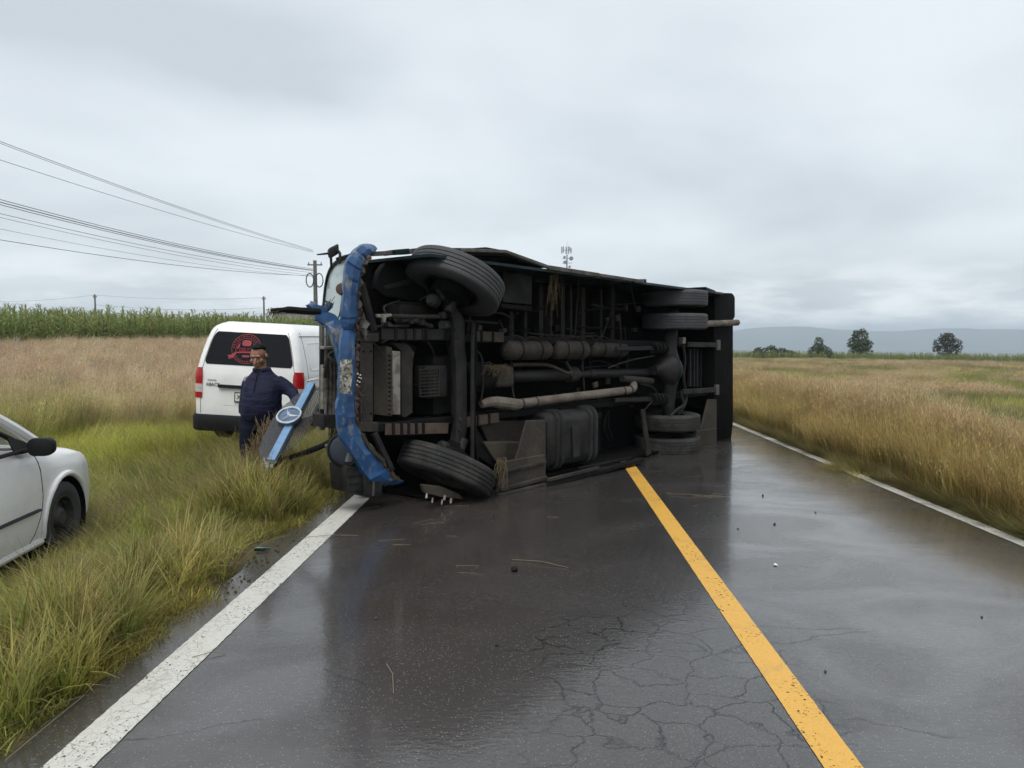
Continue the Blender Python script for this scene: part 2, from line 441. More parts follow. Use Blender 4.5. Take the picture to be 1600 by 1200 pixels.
def paint(name, colr, dirt, k=1.0, cover=0.44):
    m, nt, b = new_mat(name)
    tcn = ND(nt, 'ShaderNodeTexCoord')
    n = ND(nt, 'ShaderNodeTexNoise'); n.inputs['Scale'].default_value = 9; n.inputs['Detail'].default_value = 6
    nt.links.new(tcn.outputs['Object'], n.inputs['Vector'])
    mx = ND(nt, 'ShaderNodeMix', data_type='RGBA'); mx.inputs[0].default_value = 0.13
    nt.links.new(tcn.outputs['Object'], mx.inputs[6]); nt.links.new(n.outputs['Color'], mx.inputs[7])
    v = ND(nt, 'ShaderNodeTexVoronoi', feature='DISTANCE_TO_EDGE'); v.inputs['Scale'].default_value = 19
    nt.links.new(mx.outputs[2], v.inputs['Vector'])
    cr = ND(nt, 'ShaderNodeMapRange'); cr.inputs['From Max'].default_value = 0.040; cr.inputs['To Min'].default_value = 1; cr.inputs['To Max'].default_value = 0
    nt.links.new(v.outputs['Distance'], cr.inputs['Value'])
    g, gr = noise_fac(nt, 5, 5, 0.42, 0.58)
    crack = mth(nt, 'MULTIPLY', cr.outputs[0], mth(nt, 'MULTIPLY', mth(nt, 'ADD', mth(nt, 'MULTIPLY', g, 0.6), 0.2), 0.8*k))
    pit, pr = noise_fac(nt, 150, 3, 0.55, 0.66)
    wear, wr = noise_fac(nt, 3.0, 8, cover+0.14, cover+0.30, 0.7)
    c = mixrgb(nt, mth(nt, 'MULTIPLY', wear, 0.8), colr, dirt)
    c = mixrgb(nt, mth(nt, 'MULTIPLY', pit, 0.5), c, tuple(x*0.45 for x in colr))
    c = mixrgb(nt, crack, c, (0.02, 0.02, 0.02))
    nt.links.new(c, b.inputs['Base Color'])
    b.inputs['Roughness'].default_value = 0.42
    b.inputs['Specular IOR Level'].default_value = 0.3
    hole, hr_ = noise_fac(nt, 42, 4, 0.60, 0.63, 0.7); reg_, rg_ = noise_fac(nt, 2.3, 4, 0.40, 0.66)
    chips = mth(nt, 'MULTIPLY', hole, mth(nt, 'GREATER_THAN', mth(nt, 'ADD', reg_, 0.12), 0.5))
    nt.links.new(mth(nt, 'SUBTRACT', 1.0, chips, True), b.inputs['Alpha'])
    h = mth(nt, 'SUBTRACT', mth(nt, 'MULTIPLY', pr, 0.5), mth(nt, 'MULTIPLY', crack, 1.0))
    add_bump(nt, b, h, 0.5, 0.004)
    return m
m_white = paint('white_road_paint', (0.55, 0.54, 0.49), (0.30, 0.28, 0.24))
m_white2 = paint('old_white_road_paint', (0.50, 0.49, 0.45), (0.20, 0.18, 0.15), 0.7, 0.36)
m_yellow = paint('yellow_road_paint', (0.66, 0.37, 0.07), (0.40, 0.24, 0.09), 0.10, 0.40)
def stripe(name, fn, w, mat, y0=-6, y1=120, jag=0.012, sd=0):
    mb = MB(); rows = []
    for Y in np.concatenate([np.arange(y0, 16, 0.02), np.arange(16, y1, 1.5)]):
        ja = jag*(float(vnoise(Y, 0, 38, sd))-0.5)*2; jb = jag*(float(vnoise(Y, 5, 38, sd+3))-0.5)*2
        x = fn(Y); rows.append([(x-w/2+ja, Y, 0.004), (x+w/2+jb, Y, 0.004)])
    mb.loft(rows, cap=False, close=False)
    return kind(mb.obj(name, mat), 'structure')
stripe('road_edge_line', LEFT, 0.20, m_white, jag=0.003, sd=1)
stripe('road_centre_line', MID, 0.155, m_yellow, jag=0.0015, sd=2)
stripe('road_edge_line', RIGHT, 0.13, m_white2, jag=0.004, sd=3)

# ================================================================== GRASS (uncountable: scattered tufts)
def blade_mesh(name, blades, hw_=0.0026):
    """blades: (root, heading, length, width, tilt0, bend, rnd) -> tapered ribbons; colour attribute 'bl' = (height along blade, random, seed head)"""
    V, F, A = [], [], []
    def ribbon(root, hd, L, w, t0, bend, rnd, ns=5, head=0.0, taper=1.0):
        p = Vector(root); b0 = len(V); sd = Vector((-math.sin(hd), math.cos(hd), 0))
        tilt = t0
        for i in range(ns+1):
            t = i/ns; ww = w*(1 - t**1.6*taper)*0.5 + 0.0004
            V.append(tuple(p - sd*ww)); V.append(tuple(p + sd*ww)); A.extend([(t, rnd, head, 1)]*2)
            d = Vector((math.cos(hd)*math.sin(tilt), math.sin(hd)*math.sin(tilt), math.cos(tilt)))
            p = p + d*(L/ns); tilt += bend/ns
            if p.z < 0.012: p.z = 0.012
        for i in range(ns):
            q = b0+2*i; F.append((q, q+1, q+3, q+2))
        return p
    for (root, hd, L, w, t0, bend, rnd, hdn) in blades:
        tip = ribbon(root, hd, L, w, t0, bend, rnd)
        if hdn:
            # open panicle of fine side branches near the tip
            for k in range(hdn):
                s = random.uniform(0.58, 1.0)
                tl = t0 + bend*s*0.5
                base = Vector(root) + Vector((math.cos(hd)*math.sin(tl), math.sin(hd)*math.sin(tl), math.cos(tl)))*L*s*0.985
                ribbon(base, random.uniform(0, 6.28), random.uniform(0.03, 0.09), hw_, random.uniform(0.2, 0.9), 0.7, random.random(), ns=2, head=1.0, taper=0.5)
    me = bpy.data.meshes.new(name); me.from_pydata(V, [], F)
    ca = me.attributes.new('bl', 'FLOAT_COLOR', 'POINT'); ca.data.foreach_set('color', np.array(A, dtype=np.float32).ravel())
    me.shade_smooth()
    return me
U = random.uniform
def lodged(n, rad=0.16, L=(0.45, 0.85)):
    return [((U(-rad, rad), U(-rad, rad), 0), U(-1.0, 1.0), U(*L), U(0.005, 0.009), U(0.80, 1.40), U(0.0, 0.6), random.random(), 0) for _ in range(n)]
def tuft(n, rad=0.06, L=(0.25, 0.55), fan=0.7):
    return [((U(-rad, rad), U(-rad, rad), 0), U(0, 6.28), U(*L), U(0.005, 0.009), U(0.05, fan), U(0.3, 1.4), random.random(), 0) for _ in range(n)]
def short(n, rad=0.12):
    return [((U(-rad, rad), U(-rad, rad), 0), U(0, 6.28), U(0.05, 0.15), U(0.004, 0.007), U(0.3, 1.1), U(0.2, 1.2), random.random(), 0) for _ in range(n)]
def tall(n, rad=0.13, L=(0.7, 1.0), hd=9):
    bl = [((U(-rad, rad), U(-rad, rad), 0), U(-0.9, 0.9), U(*L), U(0.003, 0.0045), U(0.0, 0.28), U(0.05, 0.45), random.random(), hd if random.random() < 0.75 else 0) for _ in range(n)]
    bl += [((U(-rad, rad), U(-rad, rad), 0), U(0, 6.28), U(0.35, 0.65), U(0.004, 0.006), U(0.05, 0.5), U(0.2, 1.0), random.random(), 0) for _ in range(n)]
    return bl
def patch(n, rad, L, hd, w=(0.008, 0.014)):     # coarse tuft for the far field
    return [((U(-rad, rad), U(-rad, rad), 0), U(-1.4, 1.4), U(*L), U(*w), U(0.0, 0.6), U(0.1, 1.0), random.random(), hd) for _ in range(n)]
GRASS = bpy.data.collections.new('grass_tufts')
KIND = {}
def reg(kindname, maker, n):
    KIND[kindname] = []
    for i in range(n):
        o = bpy.data.objects.new('%02d_%s' % (len(GRASS.objects), kindname), blade_mesh(kindname, maker(), 0.0075 if 'patch' in kindname else 0.0028))
        KIND[kindname].append(len(GRASS.objects)); GRASS.objects.link(o)
reg('lodged', lambda: lodged(60), 7)
reg('tuft', lambda: tuft(60), 4)
reg('short', lambda: short(45), 4)
reg('tall', lambda: tall(24), 6)
reg('stalks', lambda: [((U(-.12, .12), U(-.12, .12), 0), U(0, 6.28), U(0.55, 0.95), U(0.003, 0.005), U(0.0, 0.30), U(0.0, 0.5), random.random(), 3 if random.random() < 0.3 else 0) for _ in range(46)], 4)
reg('patch_brown', lambda: patch(60, 0.40, (0.40, 0.75), 4, w=(0.006, 0.010)), 4)
reg('patch_green', lambda: patch(70, 0.40, (0.30, 0.6), 0), 4)

m_grass = bpy.data.materials.new('grass_blade'); m_grass.use_nodes = True
nt = m_grass.node_tree; nt.nodes.clear()
out = ND(nt, 'ShaderNodeOutputMaterial')
ti = ND(nt, 'ShaderNodeAttribute', attribute_name='tint', attribute_type='INSTANCER')
t2 = ND(nt, 'ShaderNodeAttribute', attribute_name='tip', attribute_type='INSTANCER')
bl = ND(nt, 'ShaderNodeAttribute', attribute_name='bl')
sb = ND(nt, 'ShaderNodeSeparateColor'); nt.links.new(bl.outputs['Color'], sb.inputs[0])
tf = ND(nt, 'ShaderNodeMapRange'); tf.inputs['From Min'].default_value = 0.15; tf.inputs['From Max'].default_value = 0.85
nt.links.new(sb.outputs[0], tf.inputs['Value'])
cg = mixrgb(nt, tf.outputs[0], ti.outputs['Color'], t2.outputs['Color'])
cg = mixrgb(nt, sb.outputs[2], cg, t2.outputs['Color'])
st = ND(nt, 'ShaderNodeMapRange'); st.inputs['From Min'].default_value = 0.86; st.inputs['From Max'].default_value = 0.92; st.inputs['To Max'].default_value = 0.75
nt.links.new(sb.outputs[1], st.inputs['Value'])
cg = mixrgb(nt, st.outputs[0], cg, (0.36, 0.26, 0.11))
hv = ND(nt, 'ShaderNodeMapRange'); hv.inputs['To Min'].default_value = 0.65; hv.inputs['To Max'].default_value = 1.3
md = mth(nt, 'FRACT', mth(nt, 'MULTIPLY', sb.outputs[1], 7.31)); nt.links.new(md, hv.inputs['Value'])
vm = ND(nt, 'ShaderNodeVectorMath', operation='SCALE'); nt.links.new(cg, vm.inputs[0]); nt.links.new(hv.outputs[0], vm.inputs['Scale'])
df = ND(nt, 'ShaderNodeBsdfPrincipled'); nt.links.new(vm.outputs[0], df.inputs['Base Color']); df.inputs['Roughness'].default_value = 0.55; df.inputs['Specular IOR Level'].default_value = 0.25
tr = ND(nt, 'ShaderNodeBsdfTranslucent'); nt.links.new(vm.outputs[0], tr.inputs['Color'])
ms = ND(nt, 'ShaderNodeMixShader'); ms.inputs[0].default_value = 0.45
nt.links.new(df.outputs[0], ms.inputs[1]); nt.links.new(tr.outputs[0], ms.inputs[2]); nt.links.new(ms.outputs[0], out.inputs[0])
for o in GRASS.objects: o.data.materials.append(m_grass)

def scatter_group(coll):
    g = bpy.data.node_groups.new('scatter', 'GeometryNodeTree')
    g.interface.new_socket('Geometry', in_out='INPUT', socket_type='NodeSocketGeometry')
    g.interface.new_socket('Geometry', in_out='OUTPUT', socket_type='NodeSocketGeometry')
    gi = g.nodes.new('NodeGroupInput'); go = g.nodes.new('NodeGroupOutput')
    ip = g.nodes.new('GeometryNodeInstanceOnPoints'); ci = g.nodes.new('GeometryNodeCollectionInfo')
    ci.inputs['Collection'].default_value = coll; ci.inputs['Separate Children'].default_value = True; ci.inputs['Reset Children'].default_value = True
    def na(name, t):
        n = g.nodes.new('GeometryNodeInputNamedAttribute'); n.data_type = t; n.inputs['Name'].default_value = name
        return n.outputs['Attribute']
    e2r = g.nodes.new('FunctionNodeEulerToRotation')
    g.links.new(na('rot', 'FLOAT_VECTOR'), e2r.inputs[0])
    g.links.new(gi.outputs[0], ip.inputs['Points']); g.links.new(ci.outputs[0], ip.inputs['Instance'])
    ip.inputs['Pick Instance'].default_value = True
    g.links.new(na('idx', 'INT'), ip.inputs['Instance Index'])
    g.links.new(e2r.outputs[0], ip.inputs['Rotation']); g.links.new(na('scl', 'FLOAT_VECTOR'), ip.inputs['Scale'])
    g.links.new(ip.outputs[0], go.inputs[0])
    return g
G_GRASS = scatter_group(GRASS)
def scatter(name, P, idx, rot, scl, tint, tip, grp, mat, label, cat):
    n = len(P)
    me = bpy.data.meshes.new(name); me.vertices.add(n); me.vertices.foreach_set('co', np.asarray(P, np.float32).ravel())
    def A(nm, t, key, data): a = me.attributes.new(nm, t, 'POINT'); a.data.foreach_set(key, data)
    A('idx', 'INT', 'value', np.asarray(idx, np.int32)); A('rot', 'FLOAT_VECTOR', 'vector', np.asarray(rot, np.float32).ravel())
    A('scl', 'FLOAT_VECTOR', 'vector', np.asarray(scl, np.float32).ravel())
    if tint is not None:
        one = np.ones((n, 1))
        A('tint', 'FLOAT_COLOR', 'color', np.hstack([tint, one]).astype(np.float32).ravel())
        A('tip', 'FLOAT_COLOR', 'color', np.hstack([tip, one]).astype(np.float32).ravel())
    me.materials.append(mat)
    o = bpy.data.objects.new(name, me); COL.objects.link(o)
    o.modifiers.new('scatter', 'NODES').node_group = grp
    o['kind'] = 'stuff'; o['label'] = label; o['category'] = cat
    return o
def pick(kindname, n): return RNG.choice(KIND[kindname], n)
def lerp(a, b, t): return np.asarray(a)[None, :]*(1-t[:, None]) + np.asarray(b)[None, :]*t[:, None]
class Bag:
    def __init__(s): s.d = [[], [], [], [], [], []]
    def add(s, X, Y, kindname, heading, sc, tint, tip, zs=None):
        n = len(X)
        if n == 0: return
        rot = np.zeros((n, 3)); rot[:, 2] = heading
        scl = np.stack([sc, sc, sc if zs is None else zs], 1)
        v = np.exp(RNG.normal(0, 0.26, (n, 1))); w = 1 + RNG.normal(0, 0.07, (n, 3)); tint = np.clip(tint*v*w, 0.01, 0.75); tip = np.clip(tip*v*w, 0.01, 0.78)
        for lst, x in zip(s.d, (np.stack([X, Y, ground_z(X, Y)-0.005], 1), pick(kindname, n), rot, scl, tint, tip)): lst.append(x)
    def done(s, name, label, cat): return scatter(name, *[np.concatenate(x) for x in s.d], G_GRASS, m_grass, label, cat)
def rnd(n, a, b): return RNG.uniform(a, b, n)
GREEN = (0.233, 0.277, 0.049); LIME = (0.360, 0.386, 0.051); OLIVE = (0.277, 0.264, 0.069); STRAW = (0.47, 0.37, 0.19)
BROWN = (0.345, 0.221, 0.117); GOLD = (0.442, 0.293, 0.085); DKGREEN = (0.079, 0.115, 0.031)
# car and van stand here (right-rear corner of each footprint computed further down)
def clear_of(X, Y):
    car_ = (X < -3.45 - 0.10*(Y-5.0)) & (X > -5.35) & (Y < 6.5)
    van_ = (X < -3.30) & (X > -5.1) & (Y > 11.5) & (Y < 16)
    man_ = np.hypot(X + 2.85, (Y - 8.15)) < 0.20
    return ~(car_ | van_ | man_)
def in_bus(X, Y): return (X > -2.05) & (X < 0.3) & (Y > 7.3) & (Y < 10.5)

# --- left verge, near
bag = Bag()
n = 11000; Y = rnd(n, 1.2, 15.0)**1.0; X = edge_l(Y) - 0.04 - 7.0*RNG.random(n)**1.25
el = edge_l(Y) - X
bare = gp(395, 872)
ok = clear_of(X, Y) & (np.hypot((X-bare.x)/0.28, (Y-bare.y)/0.8) > 1.0) & (el > 0.12*fbm(X, Y, 2.0, 9)) & ~in_bus(X, Y)
X, Y, el = X[ok], Y[ok], el[ok]
nz = fbm(X, Y, 0.55, 21); nz2 = fbm(X, Y, 1.3, 33)
strawy = np.clip((nz2-0.50)*3.5, 0, 1)*0.40
lime = np.clip((Y-8.0)/2, 0, 1)*np.clip((14.3-Y)/1.5, 0, 1)*np.clip((el-2.6)/1.0, 0, 1)
base = lerp(GREEN, OLIVE, np.clip(nz*1.6-0.3, 0, 1)); base = base*(1-lime[:, None]) + np.array(LIME)[None]*lime[:, None]
sw = (np.abs(fbm(X, Y, 0.8, 123)-0.5) < 0.016) | (RNG.random(len(X)) < 0.03)
base[sw] = np.array(STRAW)*0.8; dk = (~sw) & (fbm(X, Y, 1.7, 124) > 0.60); base[dk] *= 0.62
tipc = base*(1-0.75*strawy[:, None]) + np.array(STRAW)[None]*0.75*strawy[:, None]
head = 2.2 + 3.0*(fbm(X, Y, 0.45, 41)-0.5)*2.2 + rnd(len(X), -0.35, 0.35)
near = el < 0.28 + 0.35*fbm(X, Y, 1.1, 50)
k = ~near; q = RNG.random(len(X))
lod = k & (q < 0.80); tu = k & (q >= 0.80)
bag.add(X[lod], Y[lod], 'lodged', head[lod], rnd(lod.sum(), 0.5, 0.95), base[lod], tipc[lod], zs=rnd(lod.sum(), 0.55, 1.0)*(0.45+0.55*np.clip((Y[lod]-5.5)/3.0+fbm(X[lod], Y[lod], 0.8, 77)-0.5, 0, 1)))
bag.add(X[tu], Y[tu], 'tuft', rnd(tu.sum(), 0, 6.28), rnd(tu.sum(), 0.4, 0.85), base[tu]*0.95, tipc[tu])
bag.add(X[near], Y[near], 'short', rnd(near.sum(), 0, 6.28), rnd(near.sum(), 0.6, 1.3), base[near]*1.15, tipc[near]*1.1)
# dense short growth creeping over the asphalt edge
n = 2600; Y = rnd(n, 1.5, 9.5); X = edge_l(Y) + 0.05 - 0.55*RNG.random(n)
ok = (np.hypot((X-bare.x)/0.30, (Y-bare.y)/0.85) > 1.0) & (fbm(X, Y, 1.6, 60) > 0.40); X, Y = X[ok], Y[ok]
g = lerp((0.19, 0.19, 0.04), (0.31, 0.25, 0.065), fbm(X, Y, 2.2, 61))
bag.add(X, Y, 'short', rnd(len(X), 0, 6.28), rnd(len(X), 0.5, 1.0), g, g*1.15)
# upright clumps the photograph shows by the kerb and before the wreck
for (px, py, sc_, nn, kd) in ((290, 905, 1.0, 16, 'tuft'), (380, 800, 1.25, 26, 'tuft'), (440, 800, 1.2, 22, 'tuft'), (120, 985, 1.1, 20, 'tuft'), (345, 780, 0.62, 12, 'tall'),
                              (400, 790, 0.66, 14, 'tall'), (470, 740, 0.60, 10, 'tall'), (500, 770, 0.5, 8, 'tall'), (250, 840, 0.5, 10, 'tall'), (215, 1000, 0.42, 6, 'tall'), (60, 1090, 1.0, 16, 'tuft'), (450, 760, 1.2, 20, 'tuft')):
    c = gp(px, py); X = RNG.normal(c.x, 0.16, nn); Y = RNG.normal(c.y, 0.2, nn)
    ok = X < edge_l(Y)-0.04; X, Y = X[ok], Y[ok]; t = RNG.random(len(X))
    bag.add(X, Y, kd, rnd(len(X), 0, 6.28), rnd(len(X), 0.75, 1.1)*sc_, lerp(GREEN, OLIVE, t), lerp(OLIVE, STRAW, 0.1+0.4*t))
bag.done('roadside_grass', 'long green and straw coloured grass on the left verge', 'grass')

# --- left field: taller grass turning to brown seed heads before the maize
bag = Bag()
n = 13000; Y = 10.5 + 26*RNG.random(n)**1.15; X = LEFT(Y) - 1.2 - (8+0.8*Y)*RNG.random(n)
ok = clear_of(X, Y) & ~in_bus(X, Y) & ~((X > -3.4) & (Y < 13) & (X > -5)) & ((Y > 13.5+2.2*(fbm(X, Y, 0.4, 70)-0.5)*2) | (X < -7.5))
X, Y = X[ok], Y[ok]; nz = fbm(X, Y, 0.3, 71); t = np.clip((Y-12.0)/6.0 + (nz-0.5)*1.6, 0, 1)
root = lerp((0.20, 0.22, 0.05), (0.34, 0.27, 0.12), t); tip = lerp((0.40, 0.37, 0.14), (0.56, 0.42, 0.28), t)
tip = tip*(0.75+0.7*fbm(X, Y, 0.7, 72)[:, None]); root = root*(0.8+0.5*fbm(X, Y, 0.5, 73)[:, None])
bag.add(X, Y, 'tall', 0.6+rnd(len(X), -0.8, 0.8), 0.70+0.35*RNG.random(len(X)), root, tip)
n = 5000; Y = rnd(n, 17, 40); X = LEFT(Y) - 3 - (6+0.9*Y)*RNG.random(n); nz = fbm(X, Y, 0.35, 75)
bag.add(X, Y, 'patch_brown', rnd(n, -1, 1), rnd(n, 0.8, 1.2), lerp((0.22, 0.19, 0.08), (0.42, 0.32, 0.19), nz), lerp((0.40, 0.31, 0.18), (0.60, 0.45, 0.31), nz))
bag.done('brown_field_grass', 'brown seeding grass in front of the maize on the left', 'grass')

# --- right verge: tall golden stand
bag = Bag()
n = 12000; Y = 1.0 + 22*RNG.random(n); X = edge_r(Y) + 0.06 + 1.7*RNG.random(n)**1.1
er = X - edge_r(Y); nz = fbm(X, Y, 0.6, 80)
ok = (er > 0.10 + 0.22*fbm(X, Y, 1.0, 81)); X, Y, er, nz = X[ok], Y[ok], er[ok], nz[ok]
root = lerp((0.20, 0.20, 0.055), (0.42, 0.33, 0.11), np.clip(nz*1.8-0.4, 0, 1)); tip = lerp((0.54, 0.41, 0.17), (0.58, 0.43, 0.29), np.clip(er/1.8, 0, 1)*0.8+0.2*RNG.random(len(X)))
hgt_ = (0.45+0.42*np.clip(er/0.7, 0, 1)-0.12*np.clip((er-1.1)/0.6, 0, 1))*(0.78+0.4*RNG.random(len(X)))*(0.8+0.4*fbm(X, Y, 0.9, 83))
fr = er < 0.75; bk_ = ~fr
bag.add(X[bk_], Y[bk_], 'tall', math.pi+rnd(bk_.sum(), -0.9, 0.9), 0.9+0.2*RNG.random(bk_.sum()), root[bk_], tip[bk_], zs=hgt_[bk_])
bag.add(X[fr], Y[fr], 'stalks', rnd(fr.sum(), 0, 6.28), 0.9+0.2*RNG.random(fr.sum()), root[fr]*1.05, tip[fr]*np.array([1.0, 1.02, 0.9]), zs=hgt_[fr])
n = 1700; Y = 1.0+20*RNG.random(n); X = edge_r(Y) - 0.02 + 0.34*RNG.random(n)
t = RNG.random(n)
bag.add(X, Y, 'lodged', math.pi+rnd(n, -1.3, 1.3), rnd(n, 0.28, 0.55), lerp((0.07, 0.085, 0.03), (0.16, 0.14, 0.05), t), lerp((0.12, 0.125, 0.04), (0.36, 0.28, 0.12), t))
c = gp(1325, 736); X = RNG.normal(c.x+0.12, 0.16, 40); Y = RNG.normal(c.y, 0.25, 40)
bag.add(X, Y, 'lodged', math.pi+rnd(40, -1.0, 1.0), rnd(40, 0.3, 0.5), lerp(DKGREEN, OLIVE, RNG.random(40)), lerp(OLIVE, STRAW, RNG.random(40)))
bag.done('golden_roadside_grass', 'tall golden grass along the right edge of the road', 'grass')

# --- right field
bag = Bag()
n = 52000; rr_ = 4 + 118*RNG.random(n)**1.5; aa = rnd(n, -0.12, 1.0)
Y = 2 + rr_*np.cos(aa); X = RIGHT(Y) + 1.5 + np.abs(rr_*np.sin(aa))*1.0
ok = (Y < 116) & (Y > 0); X, Y = X[ok], Y[ok]
nz = 0.5*fbm(X, Y, 0.16, 90) + 0.5*fbm(X, Y, 0.42, 94); n2_ = fbm(X, Y, 0.28, 91)
br = nz + 0.05*np.clip((6-(X-RIGHT(Y)))/6, 0, 1) > 0.56
tone = (0.65+0.8*fbm(X, Y, 0.5, 92))[:, None]
sc_ = 0.6+0.45*RNG.random(len(X)) + np.clip(Y/90, 0, 1)*0.4
yel = np.clip((n2_-0.58)*7, 0, 1)
dry_ = np.clip((fbm(X, Y, 0.22, 95)-0.42)*5, 0, 1)
gr = lerp((0.16, 0.195, 0.065), (0.36, 0.37, 0.07), yel)*tone; gt = (lerp((0.20, 0.235, 0.08), (0.36, 0.29, 0.15), dry_)*(1-yel[:, None]) + np.array((0.46, 0.46, 0.10))*yel[:, None])*tone
bag.add(X[~br], Y[~br], 'patch_green', rnd((~br).sum(), 0, 6.28), sc_[~br], gr[~br], gt[~br])
nearm = br & (Y < 26); br = br & ~nearm
bag.add(X[nearm], Y[nearm], 'tall', rnd(nearm.sum(), 0, 6.28), rnd(nearm.sum(), 0.45, 0.68), (lerp((0.21, 0.20, 0.07), (0.30, 0.23, 0.10), nz)*tone)[nearm], (lerp((0.46, 0.35, 0.19), (0.54, 0.40, 0.26), n2_)*tone)[nearm])
bag.add(X[br], Y[br], 'patch_brown', rnd(br.sum(), 0, 6.28), sc_[br]*0.95, (lerp((0.23, 0.20, 0.08), (0.30, 0.23, 0.11), nz)*tone)[br], (lerp((0.46, 0.35, 0.19), (0.52, 0.39, 0.25), n2_)*tone)[br])
bag.done('meadow_grass', 'green and brown meadow grass beyond the golden strip', 'grass')

# ================================================================== THE OVERTURNED BUS
TH = R(46)
BO = gp(785, 775)
EU = Vector((math.cos(TH), math.sin(TH), 0)); EY = Vector((-math.sin(TH), math.cos(TH), 0))
def bp(px, py, y):
    """picture point -> bus coordinates (u to its rear, y towards its roof, v up) on the plane at depth y"""
    d = ray(px, py); o = Vector((0, 0, CAMH)) - BO
    t = (y - o.dot(EY)) / d.dot(EY); p = o + d*t
    return Vector((p.dot(EU), y, p.z))
bus = empty('overturned_bus', (BO.x, BO.y, 0), TH)
tag(bus, 'blue bus overturned on its side across the road, black underside facing the viewer', 'bus')

K_black = grime('underbody_black', (0.007, 0.007, 0.008), (0.016, 0.015, 0.0135), 5, rough=0.62, spec=0.12)
K_dark = grime('dark_oily_steel', (0.015, 0.015, 0.016), (0.034, 0.031, 0.028), 6, rough=0.5, spec=0.2)
K_frame = grime('dusty_frame_steel', (0.026, 0.024, 0.022), (0.060, 0.051, 0.042), 4, rough=0.65, spec=0.2)
K_rust = grime('rusty_spring_steel', (0.066, 0.044, 0.034), (0.11, 0.080, 0.060), 7, rough=0.75)
K_olive = grime('mud_coated_plate', (0.044, 0.038, 0.031), (0.075, 0.064, 0.049), 3, rough=0.8, spec=0.2)
K_pipe = grime('dusty_exhaust_pipe', (0.175, 0.15, 0.122), (0.09, 0.072, 0.058), 5, rough=0.7)
K_alu = grime('scuffed_aluminium', (0.30, 0.28, 0.25), (0.13, 0.11, 0.085), 9, rough=0.45, metal=0.4)
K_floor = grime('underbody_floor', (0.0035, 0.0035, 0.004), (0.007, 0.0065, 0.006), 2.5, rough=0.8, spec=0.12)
K_grey = grime('grey_inner_arch', (0.034, 0.034, 0.035), (0.022, 0.021, 0.020), 3, rough=0.6, spec=0.2)
K_bright = plain('bright_metal', (0.6, 0.6, 0.6), 0.3, 0.9)
K_edge = grime('weathered_edge_trim', (0.115, 0.115, 0.105), (0.06, 0.055, 0.045), 5, rough=0.7)
K_straw = plain('dry_straw', (0.13, 0.10, 0.052), 0.9)
K_black_plastic = grime('black_plastic', (0.014, 0.014, 0.015), (0.035, 0.033, 0.03), 8, rough=0.42, spec=0.2)
K_teal = grime('dark_teal_paint', (0.006, 0.020, 0.024), (0.012, 0.014, 0.014), 3, rough=0.35, spec=0.2)

# scraped blue paint: bare metal and dirt streaks, chipped towards one edge
K_blue, nt, b = new_mat('scraped_blue_paint')
f1, r1_ = noise_fac(nt, 3.0, 6, 0.50, 0.62, 0.7, 0.5)
f2, r2_ = noise_fac(nt, 11.0, 6, 0.54, 0.63, 0.7, 0.2, mscale=(1, 1, 0.35))
f3, r3_ = noise_fac(nt, 1.4, 4, 0.35, 0.65)
cb = mixrgb(nt, f3, (0.017, 0.066, 0.175), (0.028, 0.105, 0.265))
cb = mixrgb(nt, mth(nt, 'MULTIPLY', f1, 0.55), cb, (0.035, 0.060, 0.10))
cb = mixrgb(nt, mth(nt, 'MULTIPLY', f2, 0.85), cb, (0.21, 0.21, 0.19))
nt.links.new(cb, b.inputs['Base Color']); b.inputs['Roughness'].default_value = 0.38
add_bump(nt, b, r1_, 0.35, 0.02)
K_bluelight = grime('pale_blue_bar_paint', (0.17, 0.31, 0.50), (0.12, 0.22, 0.36), 5, rough=0.3, bump=0.1)

# rubber
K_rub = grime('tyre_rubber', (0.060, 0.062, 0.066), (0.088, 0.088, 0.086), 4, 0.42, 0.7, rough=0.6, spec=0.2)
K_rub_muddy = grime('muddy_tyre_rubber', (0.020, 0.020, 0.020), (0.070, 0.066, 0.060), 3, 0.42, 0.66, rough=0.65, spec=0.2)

def poly_y(pts, y, th, name, mat, parent=bus, bevel=0.006, **kw):
    """a plate: outline taken on the plane at depth y, th metres thick towards the roof"""
    P = [bp(px, py, y) for px, py in pts]
    return MB().prism(P, (0, th, 0)).obj(name, mat, parent, bevel=bevel, **kw)
def pipe(pts, r, name, mat, parent=bus, n=10, **kw):
    return MB().tube(smooth_path([bp(*p) for p in pts]), r, n).obj(name, mat, parent, **kw)
def smooth_path(P, k=4):
    if len(P) < 3: return P
    out = []
    for i in range(len(P)-1):
        p0, p1, p2, p3 = P[max(i-1, 0)], P[i], P[i+1], P[min(i+2, len(P)-1)]
        for j in range(k):
            t = j/k
            out.append(0.5*((2*p1) + (p2-p0)*t + (2*p0-5*p1+4*p2-p3)*t*t + (3*p1-p0-3*p2+p3)*t**3))
    out.append(P[-1])
    return out
def cyl(a, b_, r, name, mat, parent=bus, n=20, **kw):
    a = Vector(a); b_ = Vector(b_); L = (b_-a).length; e = min(0.02, r*0.3)
    return MB().lathe([(0.001, 0), (r-e, 0), (r, e), (r, L-e), (r-e, L), (0.001, L)], a, b_-a, n).obj(name, mat, parent, **kw)

UF = bp(548, 600, 0.35).x            # front of the frame
UR = bp(1146, 600, 0.35).x           # rear end
VT0, VT1 = 2.50, 2.34                # top side (its left flank), front and rear
def vtop(u): return VT0 + (VT1-VT0)*(u-UF)/(UR-UF)
FLOOR = 0.95; ROOF = 2.75
